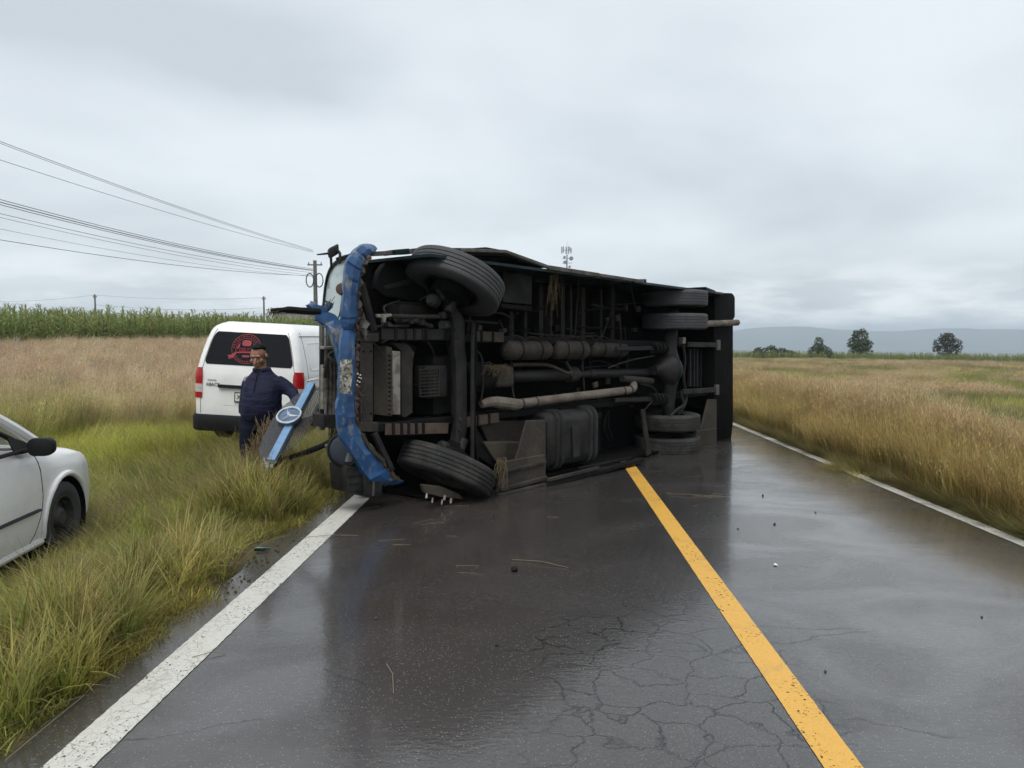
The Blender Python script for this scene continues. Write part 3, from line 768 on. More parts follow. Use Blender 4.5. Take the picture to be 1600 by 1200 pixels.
# --- shell: floor, two flanks, roof, rear
US = bp(509, 480, 1.9).x; UT = bp(512, 470, 2.5).x; UM = bp(520, 440, 1.3).x
def panel(pts, th_vec, name, mat, bevel=0.0, parent=bus, **kw): return MB().prism([Vector(p) for p in pts], th_vec).obj(name, mat, parent, bevel=bevel, **kw)
UB = bp(556, 500, FLOOR).x
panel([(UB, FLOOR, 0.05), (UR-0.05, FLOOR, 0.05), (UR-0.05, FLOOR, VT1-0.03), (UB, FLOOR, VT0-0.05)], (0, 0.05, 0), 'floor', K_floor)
fl = panel([(UF+0.75, 0.10, vtop(UF+.75)-0.02), (UR-0.9, 0.10, vtop(UR-.9)-0.02), (UR-0.25, 0.55, VT1-0.02), (UR, 0.6, VT1-0.02), (UR, ROOF-0.2, VT1-0.05), (UT+0.05, ROOF-0.2, VT0-0.06), (UM+0.15, 1.3, VT0-0.05)], (0, 0, 0.03), 'side_panel', K_teal)
fl['label'] = 'upper flank of the bus facing the sky'
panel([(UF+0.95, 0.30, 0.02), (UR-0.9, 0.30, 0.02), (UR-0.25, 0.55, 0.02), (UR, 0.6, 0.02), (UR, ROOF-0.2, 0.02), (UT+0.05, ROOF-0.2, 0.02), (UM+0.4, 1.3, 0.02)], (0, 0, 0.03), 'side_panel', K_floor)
panel([(UT+0.05, ROOF-0.2, 0.12), (UT+0.05, ROOF-0.2, VT0-0.12), (UR, ROOF-0.2, VT1-0.1), (UR, ROOF-0.2, 0.12)], (0, 0.12, 0), 'roof', K_teal, bevel=0.05)
panel([(UR-0.04, 0.5, 0.04), (UR-0.04, ROOF-0.22, 0.04), (UR-0.04, ROOF-0.22, VT1-0.05), (UR-0.04, 0.5, VT1-0.05)], (0.05, 0, 0), 'rear_panel', K_teal, bevel=0.03)
# windows on the flank that faces the sky, seen only from above
for i in range(4):
    u0 = UF+1.3+i*1.15
    if u0+1.0 < UR: panel([(u0, 1.55, vtop(u0)+0.012), (u0+0.98, 1.55, vtop(u0+1)+0.012), (u0+0.98, 2.3, vtop(u0+1)+0.012), (u0, 2.3, vtop(u0)+0.012)], (0, 0, 0.008), 'side_window', K_black_plastic)
# floor ribs (cross bearers) between frame and flanks
k = 0
for px in (800, 822, 846, 862, 880, 893, 912, 940, 958):
    u = bp(px, 500, 0.8).x
    MB().box((u, 0.87, 1.95), (0.05 if k % 2 else 0.08, 0.14, 0.80)).obj('cross_bearer', K_dark if k % 3 else K_frame, bus, bevel=0.006)
    if px in (846, 893, 940): MB().box((u, 0.88, 0.45), (0.06, 0.13, 0.75)).obj('cross_bearer', K_black, bus, bevel=0.006)
    k += 1
# --- top edge of the flank: weathered trim in sections, sagging
def edge_run(pts, y, w, name, mat, th=0.05):
    for (a, c_) in zip(pts[:-1], pts[1:]):
        MB().bar(bp(*a, y), bp(*c_, y), w, th, up=(0, 0, 1)).obj(name, mat, bus, bevel=0.005)
edge_run([(722, 391), (788, 393), (855, 417)], 0.10, 0.05, 'skirt_edge', K_edge, 0.035)
edge_run([(856, 418), (935, 430)], 0.10, 0.05, 'skirt_edge', K_edge, 0.05)
edge_run([(936, 430), (1004, 440)], 0.10, 0.05, 'skirt_edge', K_edge, 0.04)
poly_y([(990, 436), (1010, 436), (1011, 441), (992, 443)], 0.08, 0.25, 'corner_trim', K_teal)
poly_y([(730, 388), (760, 386), (788, 391), (855, 414), (850, 419), (786, 400), (735, 400)], 0.14, 0.5, 'step_well', K_black)
poly_y([(616, 390), (640, 388), (641, 395), (618, 398)], 0.5, 0.2, 'hinge_block', K_teal)
MB().bar(bp(578, 397, 0.6), bp(640, 394, 0.6), 0.12, 0.04).obj('skirt_edge', K_edge, bus, bevel=0.005)
MB().bar(bp(640, 392, 0.75), bp(735, 392, 0.75), 0.3, 0.04).obj('skirt_edge', K_dark, bus, bevel=0.005)
# --- lower edge on the asphalt
edge_run([(778, 776), (852, 758)], 0.02, 0.06, 'skirt_edge', K_frame, 0.05)
edge_run([(853, 757), (925, 739), (1003, 718)], 0.0, 0.09, 'skirt_edge', K_black, 0.05)
MB().bar(bp(856, 750, -0.03), bp(935, 731, -0.03), 0.04, 0.04).obj('skirt_edge', K_frame, bus, bevel=0.005)
MB().bar(bp(905, 732, 0.05), bp(985, 716, 0.05), 0.05, 0.03).obj('skirt_edge', K_black, bus, bevel=0.005)
poly_y([(1003, 640), (1008, 640), (1018, 708), (1012, 712)], 0.22, 0.03, 'mudguard_edge', K_frame, bevel=0.003)

# --- front axle
FW_R, FW_W = 0.525, 0.27
def tyre_profile(Rr, W, rim, groove=4, gd=0.012):
    h = W/2; P = [(rim, -h*0.72), (rim+0.02, -h*0.86), (rim+(Rr-rim)*0.45, -h), (Rr-0.035, -h*0.96), (Rr-0.010, -h*0.86)]
    g = 0.010; span = W*0.80
    for i in range(groove+1):
        a = -span/2 + span*i/(groove+1); c_ = -span/2 + span*(i+1)/(groove+1)
        P += [(Rr-(0.003 if i in (0, groove) else 0), a+g/2), (Rr-(0.003 if i in (0, groove) else 0), c_-g/2)]
        if i < groove: P += [(Rr-gd, c_-g/2+0.001), (Rr-gd, c_+g/2-0.001)]
    P += [(Rr-0.010, h*0.86), (Rr-0.035, h*0.96), (rim+(Rr-rim)*0.45, h), (rim+0.02, h*0.86), (rim, h*0.72)]
    return P
def wheel(c, axis, Rr, W, mat, rimmat, dish=1, bolts=8, rim=0.29, name='wheel', boltmat=None, parent=bus, inner=True):
    """axis points to the outer face"""
    ax = Vector(axis).normalized(); c = Vector(c)
    disc = MB().lathe([(0.001, W*0.10), (0.10, W*0.12), (0.13, W*0.04), (0.20, W*0.00), (0.235, -W*0.10), (rim-0.03, -W*0.12), (rim-0.015, W*0.42), (rim+0.012, W*0.44), (rim+0.012, W*0.36), (rim, W*0.30), (rim, -W*0.36), (rim+0.012, -W*0.44), (rim-0.008, -W*0.44), (rim-0.02, -W*0.2)], c, ax, 40)
    w = disc.obj(name, rimmat, parent)
    MB().lathe(tyre_profile(Rr, W, rim), c, ax, 72, closed=False).obj('tyre', mat, w, ang=50)
    hub = MB().lathe([(0.001, W*0.38), (0.055, W*0.38), (0.075, W*0.30), (0.095, W*0.10)], c, ax, 20).obj('hub', rimmat, w)
    e1 = ax.orthogonal().normalized(); e2 = ax.cross(e1)
    for k in range(bolts):
        a = 2*math.pi*k/bolts; p = c + (e1*math.cos(a)+e2*math.sin(a))*0.155 + ax*W*0.03
        MB().lathe([(0.001, 0.045), (0.012, 0.045), (0.014, 0.0)], p, ax, 6).obj('wheel_nut', boltmat or K_bright, w)
    return w
DL = R(29)
yaw_ax = Vector((math.sin(DL), 0, math.cos(DL)))
def wheel_c(px, py, yn, y):
    return Vector((bp(px, py, y).x, y, bp(px, py, yn).z))
c_up = wheel_c(711, 437, 0.15, 0.40); c_lo = wheel_c(698, 745, 0.10, 0.40)
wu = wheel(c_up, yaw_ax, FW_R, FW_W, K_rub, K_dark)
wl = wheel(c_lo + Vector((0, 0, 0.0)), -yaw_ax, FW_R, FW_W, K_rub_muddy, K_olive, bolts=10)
# drum and knuckle behind each front wheel
for c, s in ((c_up, -1), (c_lo, 1)):
    ax = yaw_ax*s
    MB().lathe([(0.001, 0.30), (0.09, 0.30), (0.11, 0.24), (0.20, 0.20), (0.215, 0.17), (0.215, 0.02), (0.20, 0.0)], c, ax, 28).obj('brake_drum', K_floor, bus)
    MB().lathe([(0.001, 0.36), (0.05, 0.36), (0.055, 0.24)], c+Vector((0.02, -0.06, 0)), ax, 14).obj('kingpin', K_dark, bus)
    MB().lathe([(0.001, 0.16), (0.04, 0.16), (0.065, 0.13), (0.065, 0.04), (0.04, 0.0)], c + ax*0.26 + Vector((-0.10, 0.02, 0)), Vector((-0.8, -0.3, 0.2)), 16).obj('brake_chamber', K_dark, bus)
def ibeam(pts, w, t, name, mat):
    P = smooth_path([bp(*p) for p in pts], 4)
    mb = MB(); rings = []
    for p in P:
        rings.append([p+Vector((-w/2, 0, 0)), p+Vector((-w/2, t*0.35, 0)), p+Vector((-w*0.2, t*0.5, 0)), p+Vector((-w*0.2, t, 0)), p+Vector((w*0.2, t, 0)), p+Vector((w*0.2, t*0.5, 0)), p+Vector((w/2, t*0.35, 0)), p+Vector((w/2, 0, 0)), p+Vector((w*0.3, -0.02, 0)), p+Vector((-w*0.3, -0.02, 0))])
    mb.loft(rings); return mb.obj(name, mat, bus)
ibeam([(693, 452, 0.36), (703, 478, 0.36), (716, 497, 0.36), (718, 520, 0.36), (718, 545, 0.36), (721, 570, 0.36), (721, 640, 0.36), (721, 675, 0.36), (715, 700, 0.36), (705, 725, 0.36)], 0.15, 0.13, 'axle_beam', K_dark)
for py in (514, 534, 655, 672):
    p = bp(711 if py < 600 else 718, py, 0.33); MB().lathe([(0.001, 0.03), (0.014, 0.03), (0.016, 0)], p, (0, -1, 0), 6).obj('bolt', K_frame, bus)
pipe([(739, 505, 0.30), (738, 600, 0.30), (738, 728, 0.30)], 0.022, 'tie_rod', K_dark)
pipe([(742, 500, 0.36), (744, 560, 0.36), (741, 640, 0.36), (746, 720, 0.36)], 0.016, 'brake_pipe', K_black)
pipe([(612, 494, 0.40), (650, 495, 0.40), (688, 495, 0.40)], 0.022, 'drag_link', K_frame)
MB().lathe([(0.001, 0.06), (0.035, 0.05), (0.04, 0), (0.03, -0.04), (0.001, -0.05)], bp(690, 493, 0.40), (0, -1, 0), 14).obj('ball_joint', K_dark, bus)
pipe([(688, 493, 0.42), (700, 482, 0.42), (710, 468, 0.42)], 0.02, 'steering_arm', K_dark)
poly_y([(590, 491), (612, 490), (613, 494), (604, 496), (603, 504), (599, 504), (598, 497), (591, 496)], 0.38, 0.04, 'pitman_arm', K_alu, bevel=0.004)
# --- leaf springs with clips, and the frame rails carrying them
def leaf(pts, y0, n_leaf, name, mat, clipx):
    a, c_ = pts; A = bp(*a, y0); B = bp(*c_, y0)
    hw = 0.11; sp = None
    for i in range(n_leaf):
        t = 0.04*i; P = [A.lerp(B, t*0.5), B.lerp(A, t*0.5)]
        o = MB().bar(P[0]+Vector((0, 0.016*i, 0)), P[1]+Vector((0, 0.016*i, 0)), 0.013, hw, up=(0, 0, 1)).obj('spring_leaf', mat, sp if sp else bus, bevel=0.002)
        if sp is None: sp = o; o.name = name
    for px in clipx:
        py = a[1] + (c_[1]-a[1])*(px-a[0])/(c_[0]-a[0])
        p = bp(px, py, y0-0.006); MB().box(p+Vector((0, 0.02, 0)), (0.028, 0.075, hw+0.02)).obj('spring_clip', K_black, sp, bevel=0.003)
leaf(((596, 522), (706, 523)), 0.44, 4, 'leaf_spring', K_dark, (618, 634, 647, 661, 666, 696))
leaf(((741, 525), (787, 527)), 0.46, 3, 'leaf_spring', K_olive, (752, 770))
leaf(((602, 671), (700, 669)), 0.44, 4, 'leaf_spring', K_rust, (614, 627, 638, 650, 661))
leaf(((728, 660), (779, 652)), 0.44, 3, 'leaf_spring', K_rust, (746, 764))
for (y_, a, c_) in ((0.58, (570, 524), (1110, 540)), (0.58, (575, 668), (1118, 611))):
    MB().bar(bp(*a, y_), bp(*c_, y_), 0.24, 0.08, up=(0, 0, 1)).obj('frame_rail', K_black, bus, bevel=0.006)
# --- front crossmember with end plates and stays
poly_y([(563, 533), (583, 533), (583, 660), (562, 660)], 0.42, 0.06, 'crossmember', K_frame)
poly_y([(557, 521), (592, 521), (592, 534), (557, 534)], 0.40, 0.10, 'frame_horn', K_frame)
poly_y([(553, 660), (592, 660), (591, 675), (553, 675)], 0.40, 0.10, 'frame_horn', K_frame)
for px, py in ((568, 549), (579, 549), (567, 646), (579, 646)):
    p = bp(px, py, 0.418); MB().lathe([(0.001, 0.004), (0.011, 0.004), (0.011, 0)], p, (0, -1, 0), 10).obj('bolt_hole', K_floor, bus)
MB().bar(bp(565, 442, 0.45), bp(585, 516, 0.48), 0.05, 0.05).obj('stay', K_dark, bus, bevel=0.005)
MB().bar(bp(584, 676, 0.42), bp(612, 735, 0.42), 0.06, 0.05).obj('stay', K_dark, bus, bevel=0.005)
poly_y([(565, 680), (569, 676), (580, 698), (603, 718), (600, 724), (578, 704)], 0.36, 0.04, 'stay', K_olive, bevel=0.004)
# --- radiator pack and engine
poly_y([(604, 541), (613, 543), (613, 650), (604, 650)], 0.46, 0.22, 'radiator_side', K_olive)
poly_y([(614, 548), (626, 549), (626, 648), (614, 648)], 0.45, 0.22, 'radiator_tank', K_alu)
poly_y([(612, 536), (634, 536), (645, 545), (645, 645), (632, 653), (627, 650), (627, 548)], 0.50, 0.22, 'fan_shroud', K_frame)
for py in range(556, 648, 7):
    p = bp(608.5, py, 0.458); MB().box(p, (0.028, 0.006, 0.014)).obj('radiator_slot', K_floor, bus)
poly_y([(586, 540), (603, 540), (603, 652), (586, 652)], 0.75, 0.1, 'radiator_core', K_floor)
MB().box(bp(680, 600, 0.75), (0.42, 0.45, 0.62)).obj('engine_block', K_black, bus, bevel=0.03, seg=2)
sump = MB().box(bp(673, 596, 0.56), (0.30, 0.22, 0.34)).obj('oil_sump', K_dark, bus, bevel=0.03, seg=2)
for i in range(9):
    p = bp(671, 577+i*5.2, 0.445); MB().box(p, (0.24, 0.014, 0.010)).obj('sump_rib', K_frame, sump)
for i in range(5):
    p = bp(656+i*7.5, 597, 0.446); MB().box(p, (0.006, 0.010, 0.30)).obj('sump_rib', K_frame, sump)
MB().box(bp(640, 488, 0.72), (0.5, 0.35, 0.16)).obj('steering_box', K_black, bus, bevel=0.03, seg=2)
MB().lathe([(0.001, 0.14), (0.03, 0.14), (0.05, 0.10), (0.055, 0), (0.001, 0)], bp(690, 509, 0.5), (1, 0, 0.1), 14).obj('oil_filter', K_edge, bus)
for (px, py, r_) in ((622, 500, 0.05), (637, 502, 0.035), (652, 501, 0.045), (664, 508, 0.03), (600, 508, 0.035)):
    MB().lathe([(0.001, 0.10), (r_*0.7, 0.10), (r_, 0.07), (r_, 0.0), (0.001, 0)], bp(px, py, 0.5), (U(-.3, .3), -1, U(-.3, .3)), 12).obj('pump_fitting', K_frame, bus)
poly_y([(585, 508), (640, 507), (640, 511), (585, 512)], 0.46, 0.05, 'bracket', K_frame, bevel=0.003)
gb = MB().box(bp(777, 588, 0.62), (0.30, 0.3, 0.25)).obj('gearbox', K_olive, bus, bevel=0.05, seg=3)
cyl(bp(720, 590, 0.65), bp(765, 588, 0.65), 0.17, 'bell_housing', K_black)
# --- inner wheel arch
poly_y([(588, 440), (592, 424), (606, 404), (640, 400), (668, 420), (668, 472), (640, 470), (600, 462), (588, 452)], 0.72, 0.08, 'wheel_arch', K_black, bevel=0.012)
poly_y([(600, 447), (640, 436), (660, 440), (640, 444), (602, 452)], 0.70, 0.02, 'arch_crease', K_dark, bevel=0.002)
# --- service box above the frame
bx_ = poly_y([(786, 424), (832, 431), (831, 476), (786, 472)], 0.45, 0.4, 'battery_box', K_grey)
poly_y([(784, 474), (832, 479), (832, 486), (784, 481)], 0.44, 0.3, 'battery_box', K_black)
# --- three air tanks
def tank(a, c_, r_, y):
    A = bp(*a, y); B = bp(*c_, y); d = B-A; L = d.length; e = 0.05
    t = MB().lathe([(0.001, -0.01), (r_*0.5, 0.0), (r_*0.85, 0.02), (r_, e), (r_, L-e), (r_*0.85, L-0.02), (r_*0.5, L), (0.001, L+0.01)], A, d, 28).obj('air_tank', K_frame, bus)
    for f_ in (0.28, 0.72): MB().lathe([(r_+0.002, -0.012), (r_+0.007, -0.010), (r_+0.007, 0.010), (r_+0.002, 0.012)], A + d*f_, d, 28).obj('tank_strap', K_black, t)
tank((787, 547), (856, 547), 0.117, 0.50); tank((863, 546), (914, 547), 0.122, 0.50); tank((921, 545), (976, 547), 0.105, 0.52)
for i in range(7):
    a = 800+i*22; pipe([(a, 531, 0.42), (a+6, 525+U(-2, 2), 0.4), (a+14, 527, 0.42), (a+20, 531, 0.44)], 0.007, 'brake_pipe', K_dark, n=6)
# --- driveline
cyl(bp(796, 588, 0.60), bp(886, 586, 0.60), 0.075, 'drive_shaft', K_dark)
cyl(bp(886, 586, 0.60), bp(900, 584, 0.60), 0.10, 'centre_bearing', K_frame)
cyl(bp(900, 585, 0.60), bp(920, 584, 0.60), 0.045, 'drive_shaft', K_dark)
cyl(bp(920, 584, 0.60), bp(1014, 582, 0.58), 0.062, 'drive_shaft', K_dark)
for px in (1016, 1022): cyl(bp(px, 581, 0.56), bp(px+7, 581, 0.56), 0.085, 'yoke_flange', K_dark, n=8)
pipe([(752, 632, 0.42), (770, 628, 0.42), (806, 632, 0.40), (812, 632, 0.40)], [0.04, 0.045, 0.05, 0.055, 0.06, 0.07, 0.07, 0.07, 0.07, 0.06, 0.055, 0.055, 0.05], 'exhaust_pipe', K_pipe)
ex = pipe([(800, 632, 0.40), (880, 622, 0.40), (970, 611, 0.40), (986, 609, 0.40), (990, 604, 0.42), (988, 598, 0.50), (982, 592, 0.62)], 0.054, 'exhaust_pipe', K_pipe, n=14)
for px, py in ((835, 628), (813, 631), (972, 611), (983, 609)):
    A = bp(px, py, 0.40); B = bp(px+3, py-0.4, 0.40); MB().lathe([(0.054, 0), (0.062, 0.003), (0.062, 0.022), (0.054, 0.025)], A, B-A, 14).obj('pipe_clamp', K_frame, ex)
pipe([(972, 592, 0.5), (1000, 594, 0.46), (1018, 596, 0.46)], 0.05, 'exhaust_pipe', K_frame)
pipe([(1098, 506, 0.30), (1130, 505, 0.30), (1152, 504, 0.30)], 0.052, 'tail_pipe', K_pipe, n=14)
pipe([(800, 570, 0.5), (850, 570, 0.5), (868, 575, 0.45), (885, 583, 0.45), (893, 582, 0.45)], 0.022, 'heater_pipe', K_frame)
pipe([(884, 565, 0.5), (893, 580, 0.47), (891, 588, 0.46)], 0.018, 'brake_pipe', K_frame)
pipe([(950, 575, 0.45), (985, 563, 0.45), (1022, 556, 0.45)], 0.010, 'brake_pipe', K_frame, n=6)
for pts in (((752, 490, 0.5), (785, 490, 0.5), (799, 502, 0.5), (798, 530, 0.5)), ((905, 436, 0.3), (902, 470, 0.5), (898, 525, 0.55)), ((955, 444, 0.3), (960, 470, 0.45), (945, 515, 0.5), (938, 530, 0.5)),
            ((985, 442, 0.3), (990, 470, 0.4), (994, 485, 0.5)), ((745, 548, 0.4), (753, 560, 0.38), (755, 600, 0.38), (750, 635, 0.4)), ((655, 470, 0.6), (670, 462, 0.5), (680, 470, 0.5)),
            ((610, 500, 0.45), (600, 480, 0.5), (625, 470, 0.6)), ((800, 602, 0.5), (803, 620, 0.42), (806, 628, 0.42)), ((668, 534, 0.44), (675, 545, 0.45), (679, 557, 0.5)), ((1008, 640, 0.4), (1025, 625, 0.35), (1050, 640, 0.35)),
            ((1000, 600, 0.45), (1020, 605, 0.4), (1028, 618, 0.4)), ((560, 505, 0.4), (580, 530, 0.42), (598, 553, 0.42)), ((780, 500, 0.5), (786, 515, 0.5), (784, 530, 0.5))):
    pipe(pts, 0.010, 'hose', K_dark, n=6)
# --- clutter: lines, looms and brackets between engine and axle
rgc = random.Random(77)
for i in range(46):
    px0 = rgc.uniform(590, 1010); py0 = rgc.uniform(470, 650); y0_ = rgc.uniform(0.55, 0.85)
    if rgc.random() < 0.5: pts = [(px0, py0, y0_), (px0+rgc.uniform(15, 35), py0+rgc.uniform(-8, 8), y0_-0.05), (px0+rgc.uniform(40, 90), py0+rgc.uniform(-10, 10), y0_)]
    else: pts = [(px0, py0, y0_), (px0+rgc.uniform(-8, 8), py0+rgc.uniform(15, 30), y0_-0.06), (px0+rgc.uniform(-12, 12), py0+rgc.uniform(35, 70), y0_)]
    pipe(pts, rgc.uniform(0.006, 0.016), 'hose', rgc.choice((K_dark, K_frame, K_grey, K_black)), n=6)
for i in range(30):
    p = bp(rgc.uniform(590, 1000), rgc.choice((rgc.uniform(478, 518), rgc.uniform(552, 650))), rgc.uniform(0.5, 0.8))
    MB().box(p, (rgc.uniform(0.03, 0.10), rgc.uniform(0.03, 0.08), rgc.uniform(0.03, 0.10)), Matrix.Rotation(rgc.uniform(-.3, .3), 3, 'Y')).obj('bracket', rgc.choice((K_dark, K_frame, K_black, K_rust)), bus, bevel=0.006)
# --- rear axle
dc = bp(1043, 577, 0.40)
MB().lathe([(0.001, -0.20), (0.10, -0.19), (0.19, -0.12), (0.225, -0.02), (0.24, 0.0), (0.24, 0.03), (0.20, 0.08), (0.14, 0.16), (0.08, 0.24), (0.07, 0.30), (0.001, 0.30)], dc, (-1, 0.15, 0), 32).obj('differential', K_dark, bus)
ring = MB().lathe([(0.19, 0.0), (0.245, -0.01), (0.255, 0.02), (0.245, 0.05), (0.19, 0.04)], dc+Vector((0.03, 0, 0)), (-1, 0.15, 0), 32).obj('differential_flange', K_teal, bus)
for s, (px, py) in ((1, (1052, 486)), (-1, (1042, 668))):
    e = bp(px, py, 0.42)
    MB().tube([dc + Vector((0.05, 0, s*0.12)), dc + Vector((0.05, 0, s*0.32)), e], [0.15, 0.10, 0.085], 14).obj('axle_tube', K_dark, bus)
def dual(px, py0, py1, sgn, mat):
    for i, py in enumerate((py0, py1)):
        D = wheel_c(px, py, 0.06, 0.45)
        wheel(D, (0, 0, sgn if i == 0 else -sgn), 0.485, 0.24, mat, K_dark, bolts=8, boltmat=K_dark, rim=0.28)
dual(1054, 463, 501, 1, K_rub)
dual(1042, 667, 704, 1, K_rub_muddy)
for (px, py, r_) in ((1030, 544, 0.085), (1028, 624, 0.095)):
    for i in range(4):
        p = bp(px-8+i*5.5, py, 0.36); MB().lathe([(0.03, -0.022), (r_*0.86, -0.02), (r_, 0), (r_*0.86, 0.02), (0.03, 0.022)], p, (1, 0, 0), 20).obj('air_bellow', K_black, bus)
    MB().bar(bp(px-70, py+1, 0.42), bp(px-12, py, 0.42), 0.09, 0.06).obj('trailing_arm', K_dark, bus, bevel=0.01)
pipe([(1066, 535, 0.36), (1070, 560, 0.36), (1068, 590, 0.36), (1072, 625, 0.36), (1060, 648, 0.36)], 0.022, 'torsion_rod', K_dark)
pipe([(1048, 650, 0.33), (1058, 640, 0.3), (1068, 632, 0.3), (1062, 612, 0.33)], 0.024, 'torsion_rod', K_dark)
MB().box(bp(1066, 532, 0.32), (0.09, 0.08, 0.10)).obj('bump_stop', K_alu, bus, bevel=0.01)
# --- tail: rails, slats, arch plate, end frame
MB().bar(bp(1072, 538, 0.35), bp(1117, 539, 0.35), 0.06, 0.075).obj('tail_rail', K_grey, bus, bevel=0.005)
MB().bar(bp(1066, 612, 0.35), bp(1116, 609, 0.35), 0.06, 0.075).obj('tail_rail', K_grey, bus, bevel=0.005)
for i, px in enumerate((1077, 1083, 1088, 1094, 1101, 1108)):
    MB().bar(bp(px, 545, 0.55), bp(px, 604, 0.55), 0.05, 0.03 if i % 2 else 0.045, up=(1, 0, 0)).obj('tail_slat', K_grey if i < 3 else K_dark, bus, bevel=0.004)
poly_y([(1107, 624), (1120, 624), (1120, 686), (1094, 690), (1088, 672), (1096, 668)], 0.30, 0.03, 'arch_plate', K_olive)
poly_y([(1088, 673), (1120, 669), (1120, 692), (1088, 698)], 0.27, 0.06, 'arch_plate', K_olive)
poly_y([(1116, 457), (1145, 458), (1149, 464), (1149, 495), (1146, 500), (1146, 660), (1143, 686), (1136, 694), (1118, 697)], 0.33, 0.75, 'rear_bumper', K_floor, bevel=0.02, seg=2)
poly_y([(1103, 448), (1118, 454), (1120, 462), (1104, 456)], 0.30, 0.5, 'corner_trim', K_teal)
for (px, py) in ((1124, 539), (1122, 609)): poly_y([(px-3, py-8), (px+2, py-8), (px+2, py+8), (px-3, py+8)], 0.31, 0.04, 'hinge', K_edge, bevel=0.003)
for (px, py) in ((1106, 485), (1108, 588)): poly_y([(px-1.2, py-8), (px+1.2, py-8), (px+1.2, py+4), (px-1.2, py+4)], 0.5, 0.02, 'reflector', K_alu, bevel=0.002)
# --- stowage box with cut-out, fuel tank, straps
poly_y([(823, 657), (853, 656), (853, 722), (806, 720)], 0.14, 0.03, 'stowage_plate', K_olive)
poly_y([(783, 722), (853, 710), (853, 752), (781, 771)], 0.11, 0.04, 'stowage_plate', K_olive)
MB().bar(bp(787, 737, 0.09), bp(852, 722, 0.09), 0.04, 0.03).obj('stowage_rail', K_frame, bus, bevel=0.003)
MB().bar(bp(783, 765, 0.07), bp(853, 746, 0.07), 0.05, 0.04).obj('stowage_rail', K_frame, bus, bevel=0.003)
poly_y([(748, 657), (826, 657), (815, 692), (762, 690)], 0.55, 0.03, 'stowage_back', K_olive)
poly_y([(756, 692), (816, 691), (808, 720), (775, 722)], 0.34, 0.20, 'stowage_tray', K_olive)
poly_y([(743, 665), (757, 690), (783, 722), (781, 734), (744, 712)], 0.38, 0.03, 'mud_flap', K_black)
def rrect(cx, cz, hx, hz, r, n=5):
    P = []
    for (sx_, sz_, a0) in ((1, 1, 0), (-1, 1, 90), (-1, -1, 180), (1, -1, 270)):
        for k in range(n+1):
            a = R(a0 + 90*k/n); P.append((cx + sx_*(hx-r) + r*math.cos(a), cz + sz_*(hz-r) + r*math.sin(a)))
    return P
A = bp(850, 690, 0.30); B = bp(922, 680, 0.30); ft_c = (A+B)/2
def tank_ring(u, k=1.0, y0=0.22, y1=0.80, z0=0.14, z1=0.80):
    return [Vector((u, y, z)) for (y, z) in rrect((y0+y1)/2, (z0+z1)/2, (y1-y0)/2*k, (z1-z0)/2*k, 0.13*k)]
z1_ = bp(890, 643, 0.22).z; z0_ = bp(890, 728, 0.22).z
ft = MB().loft([tank_ring(A.x, 0.9, z0=z0_, z1=z1_), tank_ring(A.x+0.03, 1.0, z0=z0_, z1=z1_), tank_ring(B.x-0.03, 1.0, z0=z0_, z1=z1_), tank_ring(B.x, 0.9, z0=z0_, z1=z1_)]).obj('fuel_tank', K_black_plastic, bus)
for px in (872, 880, 924, 932):
    u = bp(px, 690, 0.21).x
    MB().loft([tank_ring(u-0.018, 1.05, z0=z0_, z1=z1_), tank_ring(u-0.010, 1.09, z0=z0_, z1=z1_), tank_ring(u+0.010, 1.09, z0=z0_, z1=z1_), tank_ring(u+0.018, 1.05, z0=z0_, z1=z1_)]).obj('tank_strap', K_grey, ft)
poly_y([(894, 667), (906, 667), (906, 713), (896, 715)], 0.195, 0.012, 'tank_plate', K_grey, parent=ft, bevel=0.003)

# --- front: torn bumper, peeled corner pieces, grille frame, windscreen, lamps, mirror
def sweep(pts, prof_w, depth, name, mat, parent=bus, th=0.012, crumple=0.012, flip=1):
    """bent channel section swept along a picture path; pts = (px, py, y, width scale)"""
    P = smooth_path([bp(*p[:3]) for p in pts], 6)
    ws = np.interp(np.linspace(0, 1, len(P)), np.linspace(0, 1, len(pts)), [p[3] for p in pts])
    rows = []
    for i, p in enumerate(P):
        d = (P[min(i+1, len(P)-1)] - P[max(i-1, 0)]).normalized()
        sd = d.cross(Vector((0, 1, 0))).normalized()*flip; nrm = Vector((0, -1, 0))
        w = prof_w*ws[i]; row = []
        for (a, h) in ((-0.5, -1.0), (-0.5, -0.5), (-0.48, -0.03), (-0.44, 0.0), (-0.1, 0.02), (0.2, -0.05), (0.44, -0.14), (0.47, -0.20), (0.47, -0.5)):
            q = p + sd*(a*w) + nrm*(h*depth)
            q = q + Vector(mnoise.noise_vector(q*5.0 + Vector((3, 1, 7))))*crumple + Vector(mnoise.noise_vector(q*17.0))*crumple*0.45
            row.append(q)
        rows.append(row)
    mb = MB(); mb.loft(rows, cap=False, close=False)
    return mb.obj(name, mat, parent, solid=th, ang=22)
